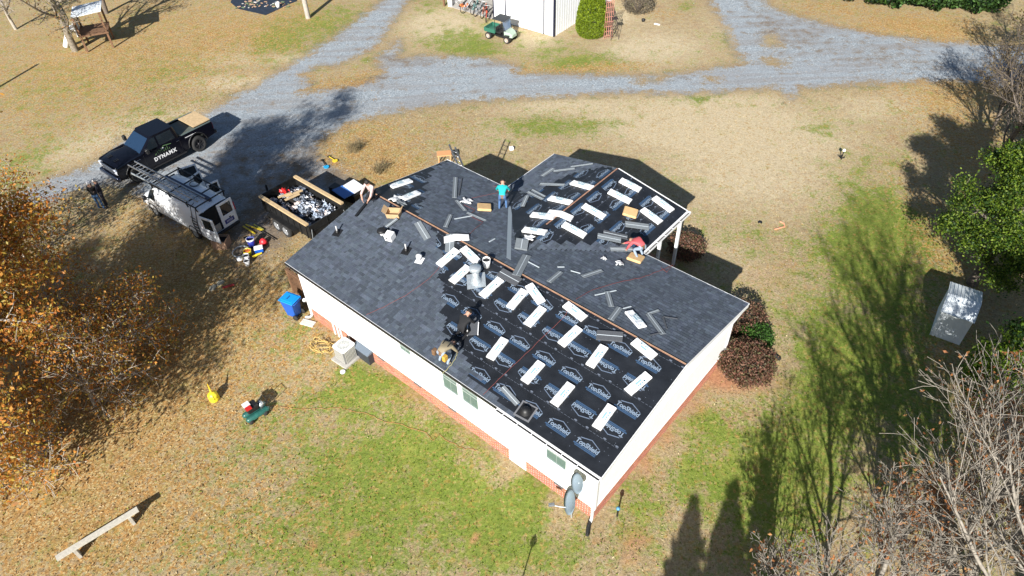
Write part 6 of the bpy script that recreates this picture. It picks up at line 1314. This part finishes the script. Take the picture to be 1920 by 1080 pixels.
# ladders standing at the far left eave
pe=SURF['F']@Vector((*hit(864,309,SURF['F']),0)); foot=G(905,300,0)
def lean_ladder(topu,lab,off,mat,w_=.38,L=4.6):
    tp=MH@Vector((topu,2*HW+.06,HE+.02)); ft=MH@Vector((topu,2*HW+1.15,0)); d=(tp-ft).normalized(); X=d; Y=Vector((math.cos(YAW),math.sin(YAW),0)); Z=X.cross(Y)
    T=Matrix((X,Y,Z)).transposed().to_4x4(); T.translation=ft; return ladder('extension_ladder',T,L,w_,mat,lab)
ul=(MH.inverted()@pe).x
lean_ladder(ul-.05,'ladder leaning on the far left eave, sticking up above the roof',0,alu,L=4.75)
# box and post behind the left far corner
g=G(833,292,.5); rt=thing('orange_crate',TR(g.x,g.y,0,.1),'orange sawhorse table beyond the far left roof corner','table'); MB().box(-.4,.4,-.25,.25,.62,.68).build('top',M('orange_wood',(.6,.3,.13),.7),rt)
for x_ in (-.33,.33):
    for y_ in (-.2,.2): MB().box(x_-.03,x_+.03,y_-.03,y_+.03,0,.62).build('leg',M('orange_wood',(.6,.3,.13),.7),rt)
# small things in the right lawn
g=G(1577,299); rt=thing('garden_stake',TR(g.x,g.y,0),'small dark garden ornament with a white top alone in the right lawn','ornament'); MB().tube([(0,0,0),(0,0,.55)],.03,5).build('post',black_plastic,rt); MB().lathe([(.001,.5),(.1,.55),(.06,.66),(.001,.68)],8).build('knob',white_p,rt)
for k in range(6): MB().tube([(0,0,.05),(.2*math.cos(k),.2*math.sin(k),.12+.05*k)],.018,4).build('branch',black_plastic,rt)
T,l=GDIR((1452,431),(1470,420)); rt=thing('orange_pipe',T,'bent orange pipe piece lying in the right lawn','pipe'); MB().tube([(0,0,.03),(l*.75,-.18,.03),(l,0,.03),(l*.95,.22,.03)],.035,6).build('pipe',M('orange_pale',(.75,.33,.2),.5),rt)
g=G(1425,417); tag(MB().lathe([(.11,0),(.11,.04),(.001,.05)],10).build('black_disc',black_plastic,None,T=TR(g.x,g.y,0)),'small black disc in the lawn near the orange pipe','disc')
g=G(959,281); tag(MB().box(-.12,.12,-.1,.1,0,.2,bev=.02).build('white_block',white_p,None,T=TR(g.x,g.y,0,.3)),'small white block in the lawn beyond the ladder shadow','block')
# ---- metal shed in the right shade, lean-to roof of two pitched sheets
def Wp(px,py,z): return G(px,py,z)
sm=M('shed_metal',(.72,.77,.80),.6,0,noise=(3,.05)); z0_=1.75
a_=G(1743,626,.9);b_=G(1798,647,.9); c_=G(1770,577,1.75)
b0_=G(1743,627,0);b1_=G(1798,647,0)
hz=min((( (G(1768,583,z).xy-b0_.xy).length,z) for z in [k*.02 for k in range(20,200)]))[1]
rt=thing('metal_shed',Matrix.Translation(b0_),'small pale sheet metal shed in the shade at the right','shed')
e_=(b1_-b0_); wv=e_.length; e_.normalize(); n_=Vector((-e_.y,e_.x,0)); be=G(1786,532,hz)-b0_; dp=be.dot(n_); rg=G(1778,550,hz+.3)-b0_; rd_=min(max(rg.dot(n_),dp*.35),dp*.7)
def q(a,b,z): return tuple(e_*a+n_*b+Vector((0,0,z)))
def sheetw(ps,name): return panel(ps,name,sm,rt,0,.03)
sheetw([q(0,0,0),q(wv,0,0),q(wv,0,hz),q(0,0,hz)],'front_wall'); sheetw([q(wv,dp,0),q(0,dp,0),q(0,dp,hz-.03),q(wv,dp,hz-.03)],'rear_wall')
for a_ in (0,wv): 
    ps=[q(a_,.04,0),q(a_,dp-.04,0),q(a_,dp-.04,hz-.04),q(a_,rd_,hz+.26),q(a_,.04,hz-.04)]; sheetw(ps if a_ else ps[::-1],'side_wall')
o_=.06
sheetw([q(-o_,-o_,hz),q(wv+o_,-o_,hz),q(wv+o_,rd_,hz+.32),q(-o_,rd_,hz+.32)],'roof_sheet'); sheetw([q(-o_,rd_,hz+.32),q(wv+o_,rd_,hz+.32),q(wv+o_,dp+.1,hz),q(-o_,dp+.1,hz)],'roof_sheet')
rib=MB()
for k in range(9):
    a=wv*k/8; rib.bar(q(a,-o_,hz+.012),q(a,rd_,hz+.332),.018); rib.bar(q(a,rd_,hz+.332),q(a,dp+.1,hz+.012),.018); rib.bar(q(a,-.005,0),q(a,-.005,hz-.02),.014)
rib.bar(q(-o_,-o_-.01,hz-.01),q(wv+o_,-o_-.01,hz-.01),.03); tag(rib.build('roof_rib',sm,rt),kind='stuff')
# ---- white metal building at the top
C0=G(1039,69);C1=G(862,18);C2=G(1080,47); d1=(C1-C0).normalized(); n2=Vector((-d1.y,d1.x,0)); 
if n2.y<0: n2=-n2
BT=Matrix((d1,n2,Vector((0,0,1)))).transposed().to_4x4(); BT.translation=C0
mb_=thing('metal_building',BT,'white metal building with black trim and an open garage end at the top','building')
wm=M('barn_white',(.82,.83,.84),.4); tk=M('trim_black',(.012,.014,.035),.4); L1=(C1-C0).length; LW=L1+1.2; DP=9; WHt=3.4
xo0=(G(944,0)-C0); 
op0=L1*.62; 
MB().box(0,op0,0,.12,0,WHt).build('front_wall',wm,mb_); MB().box(op0,LW,0,.12,2.75,WHt).build('door_header',wm,mb_); MB().box(LW-.35,LW,0,.12,0,2.75).build('front_wall',wm,mb_)
MB().box(0,.12,.12,DP,0,WHt).build('side_wall',wm,mb_); MB().box(LW-.12,LW,.12,DP,0,WHt).build('side_wall',wm,mb_); MB().box(0.12,LW-.12,DP-.12,DP,0,WHt).build('rear_wall',wm,mb_)
ribm=MB().box(-.012,0,-.02,.02,0,WHt-.02).mesh('wall_rib',M('rib_shade',(.62,.64,.68),.4))
for k in range(28): link('wall_rib',ribm,mb_,Matrix.Translation((0,.3+k*.3,0)))
for x_ in (0.0,): MB().box(-.03,.1,-.03,.1,0,WHt+.02).build('corner_trim',tk,mb_)
for x_ in (.9,op0-.02,op0-1.15): MB().box(x_-.05,x_+.05,-.03,-.002,0,WHt-.05).build('door_trim',tk,mb_)
MB().box(-.3,LW+.3,-.35,DP+.3,WHt,WHt+.15).build('roof_base',tk,mb_); MB().add([(-.35,-.4,WHt+.15),(LW+.35,-.4,WHt+.15),(LW+.35,DP/2,WHt+1.6),(-.35,DP/2,WHt+1.6),(LW+.35,DP+.35,WHt+.15),(-.35,DP+.35,WHt+.15)],[(0,1,2,3),(3,2,4,5),(0,3,5),(1,4,2)]).build('roof',M('barn_roof',(.1,.1,.12),.5),mb_)
MB().box(.1,LW-.1,-.02,DP-.2,0,.02).build('floor_slab',concrete,mb_)
star=MB(); 
pts=[]
for k in range(10): a=PI/2+k*PI/5; r_=.28 if k%2==0 else .12; pts.append((r_*math.cos(a),r_*math.sin(a)))
star.prism(pts,0,.03); star.build('wall_star',tk,mb_,T=Matrix.Translation((-.02,2.7,2.4))@Matrix.Rotation(-PI/2,4,'Z')@Matrix.Rotation(PI/2,4,'X')) 
MB().box(0.0,.14,0,.12,0,2.9).build('porch_post',wood_brown,mb_,T=Matrix.Translation((LW+.2,-.2,0)))
# bicycles and bins in the open end
def bicycle(T,fc,lab):
    rt=thing('bicycle',T,lab,'bicycle','bicycles parked in the open garage'); fr_=MB()
    for a,b_ in (((-.5,0,.33),(-.1,0,.35)),((-.1,0,.35),(-.2,0,.8)),((-.5,0,.33),(-.17,0,.72)),((-.17,0,.72),(.35,0,.78)),((-.1,0,.35),(.35,0,.72)),((.35,0,.85),(.5,0,.33))): fr_.tube([a,b_],.022,6)
    fr_.build('frame',fc,rt)
    for x_ in (-.5,.5): MB().tube([(x_+.32*math.cos(a*PI/10),0,.33+.32*math.sin(a*PI/10)) for a in range(21)],.025,5).build('wheel',rubber,rt)
    MB().box(-.3,-.08,-.07,.07,.82,.87,bev=.01).build('saddle',black_plastic,rt); MB().tube([(.3,-.28,.95),(.38,0,.92),(.3,.28,.95)],.015,5).build('handlebar',galv,rt)
for i,(x_,y_,rz,c_,lab) in enumerate(((op0+.4,-.35,1.0,M('bike_red',(.6,.1,.06),.4),'red bicycle by the garage corner, nearest the utility vehicle'),(op0+.95,.1,1.3,M('bike_coral',(.65,.22,.15),.4),'coral bicycle second from the garage corner'),(op0+1.5,.15,1.5,M('bike_grey',(.3,.33,.36),.4),'grey bicycle in the middle of the open garage'),(op0+2.0,.3,1.4,M('bike_teal',(.1,.3,.3),.4),'teal bicycle in the left half of the open garage'),(op0+2.6,.1,1.7,M('bike_grey2',(.45,.47,.5),.4),'pale bicycle farthest left in the open garage'))):
    bicycle(BT@TR(x_,y_,0.03,rz),c_,lab)
g=G(871,14); rt=thing('push_mower',TR(g.x,g.y,0,.6),'small orange push mower left of the garage opening','mower'); MB().box(-.3,.3,-.25,.25,.1,.28,bev=.05).build('deck',orange_p,rt); MB().lathe([(.12,.28),(.12,.42),(.001,.44)],10).build('engine',black_plastic,rt); MB().tube([(-.3,-.2,.25),(-.8,-.2,.9),(-.8,.2,.9),(-.3,.2,.25)],.015,5).build('handle',black_plastic,rt)
for x_ in (-.25,.25):
    for y_ in (-.28,.28): MB().lathe([(.001,-.03),(.1,-.03),(.1,.03),(.001,.03)],10,Matrix.Translation((x_,y_,.1))@Matrix.Rotation(PI/2,4,'X')).build('wheel',rubber,rt)
# trellises
def trellis(px,py,h,w_,mat,lab,obel=False):
    g=G(px,py); rt=thing('garden_trellis',TR(g.x,g.y,0,.2),lab,'trellis'); b=MB()
    if obel:
        for sx in (-1,1):
            for sy in (-1,1): b.tube([(sx*w_,sy*w_,0),(sx*w_*.3,sy*w_*.3,h*.8),(0,0,h)],.018,5)
        for z_ in (.15,.4,.65): 
            s_=w_*(1-.85*z_); b.tube([(s_,s_,h*z_),(-s_,s_,h*z_),(-s_,-s_,h*z_),(s_,-s_,h*z_),(s_,s_,h*z_)],.015,4)
        b.box(-.2,.2,-.2,.2,h*.72,h*.75)
    else:
        for k in range(5): b.bar((-w_+k*w_/2,0,0),((-w_+k*w_/2)*.8,0,h),.03)
        for k in range(8): b.bar((-w_*(1-.02*k),0,.2+k*h/8.5),(w_*(1-.02*k),0,.2+k*h/8.5),.03)
    b.build('lattice',mat,rt); return rt
trellis(1140,72,2.9,.32,M('red_wood',(.45,.2,.15),.8,noise=(9,.2)),'reddish lattice trellis beside the cone shaped evergreen'); trellis(1150,72,2.0,.3,M('iron_black',(.04,.03,.03),.6),'black iron garden obelisk right of the red trellis',True)
g=G(1232,46); tag(MB().box(-.22,.22,-.06,.06,0,.06).build('white_scrap',white_p,None,T=TR(g.x,g.y,0,-.6)),'small white scrap lying right of the obelisk','scrap'); g=G(1206,40); tag(MB().lathe([(.12,0),(.14,.18),(.001,.22)],9).build('dark_pot',black_plastic,None,T=TR(g.x,g.y,0)),'small dark pot near the bare bush','pot')
# ---- top left: utility pole, tarp, small white playhouse, trees
g=G(578,34); rt=thing('utility_pole',TR(g.x,g.y,0),'grey wooden utility pole at the top left of the gravel fork','pole'); MB().tube([(0,0,-.1),(0,0,9)],[.19,.14],14).build('pole',M('pole_grey',(.36,.32,.28),.9,noise=(9,.2)),rt); MB().box(-1,1,-.06,.06,8.3,8.42).build('crossarm',wood_old,rt)
flat_px('black_tarp',[(432,4),(446,16),(472,22),(498,28),(520,18),(540,8),(556,2),(560,-12),(440,-14)],.03,.02,M('tarp',(.02,.028,.045),.6,noise=(3,.3)),'black tarp spread on the grass at the top with litter on it','tarp')
bucket(522,14,'white bucket standing on the black tarp',white_p,None,.17,.4)
rs=np.random.RandomState(3); mb=MB()
for k in range(60):
    p=G(440+rs.uniform(0,105),rs.uniform(0,16),.05); a=rs.uniform(0,PI); T_=TR(p.x,p.y,.04,a); s_=rs.uniform(.05,.16); mb.box(-s_,s_,-s_*.5,s_*.5,0,.02,T_,col=[(.5,.32,.2),(.65,.6,.55),(.15,.2,.1),(.4,.25,.15)][rs.randint(4)])
tag(mb.build('litter_on_tarp',M('litter',(1,1,1),.9,attr='tint'),None,True),kind='stuff')
# playhouse: platform on posts with a small slatted pale roof
g=G(166,32,2.1); PT=TR(g.x,g.y,0,.35)@Matrix.Scale(1.25,4); rt=thing('playhouse',PT,'old white playhouse on posts with a ribbed pale roof at the upper left','playhouse')
rm=M('ribbed_roof',(.68,.72,.76),.5,noise=(4,.2))
for k in range(11): MB().box(-.75+k*.15,-.62+k*.15,-.85,.85,2.05+.012*k,2.09+.012*k).build('roof_slat',rm,rt)
for x_,y_ in ((-.7,-.7),(.7,-.7),(-.7,.7),(.7,.7)): MB().box(x_-.05,x_+.05,y_-.05,y_+.05,0,2.03).build('post',wood_brown,rt)
MB().box(-.8,.8,-.8,.8,.9,.98).build('platform',wood_brown,rt); MB().box(-.85,-.8,-.8,.8,.98,1.7).build('side_panel',white_p,rt)
MB().box(-1.35,-1.0,-.35,.35,1.2,1.28).build('slide_top',white_p,rt); MB().tube([(-1.0,.0,1.25),(-1.5,.3,.8),(-1.9,.5,.1)],[.16,.16,.16],8).build('slide',white_p,rt)
T,l=GDIR((95,0),(113,36),.3); tag(MB().bar((0,0,0),(l,0,0),.16,.1).build('white_beam',white_p,None,T=T),'white beam lying left of the playhouse','beam')
g=G(300,-8); tr_=thing('shade_canopy',TR(g.x,g.y+3,0,.33),'large dark pavilion beyond the top edge of the photo, left of the tarp','pavilion')
tree('bare_tree',*GX(142,95,0),9,'gnarled bare tree with a thick pale trunk below the playhouse',seed=101,r=.26,lv=4,kids=(10,6,4,3),ratio=(.5,.5,.5,.5),start=(.18,.2,.2,.2),ang=(30,65),nleaf=1800,lsize=.07,lcol=[(.3,.16,.06),(.22,.2,.06)],spread=.3,barkm=M('mid_bark',(.2,.17,.13),.9,noise=(10,.4)))
tree('bare_tree',*GX(30,55,0),7,'thin grey leafless tree at the far upper left',seed=102,r=.13,lv=4,kids=(10,7,5,3),ratio=(.5,.5,.5,.5),start=(.1,.2,.2,.2),ang=(25,60),nleaf=900,lsize=.06,lcol=[(.25,.22,.1)],spread=.3,barkm=bark_pale)
tree('bare_tree',*GX(200,25,0),8,'leafless tree right of the playhouse',seed=103,r=.18,lv=4,kids=(9,6,4,3),ratio=(.48,.5,.5,.5),start=(.2,.2,.2,.2),ang=(25,60),barkm=bark)
MB().box(-2.4,2.4,-1.4,1.4,2.5,2.6).build('roof',tk,tr_)
for x_ in (-2.2,2.2):
    for y_ in (-1.2,1.2): MB().box(x_-.06,x_+.06,y_-.06,y_+.06,0,2.5).build('post',wood_brown,tr_)
g=G(10,170); k=3.5/math.tan(EL); rt=thing('fence_post',TR(G(70,121).x-k*math.cos(AZ),G(70,121).y-k*math.sin(AZ),0),'tall bare post at the left edge whose shadow lies on the lawn','post'); MB().tube([(0,0,0),(0,0,3.5)],.11,8).build('post',wood_old,rt)
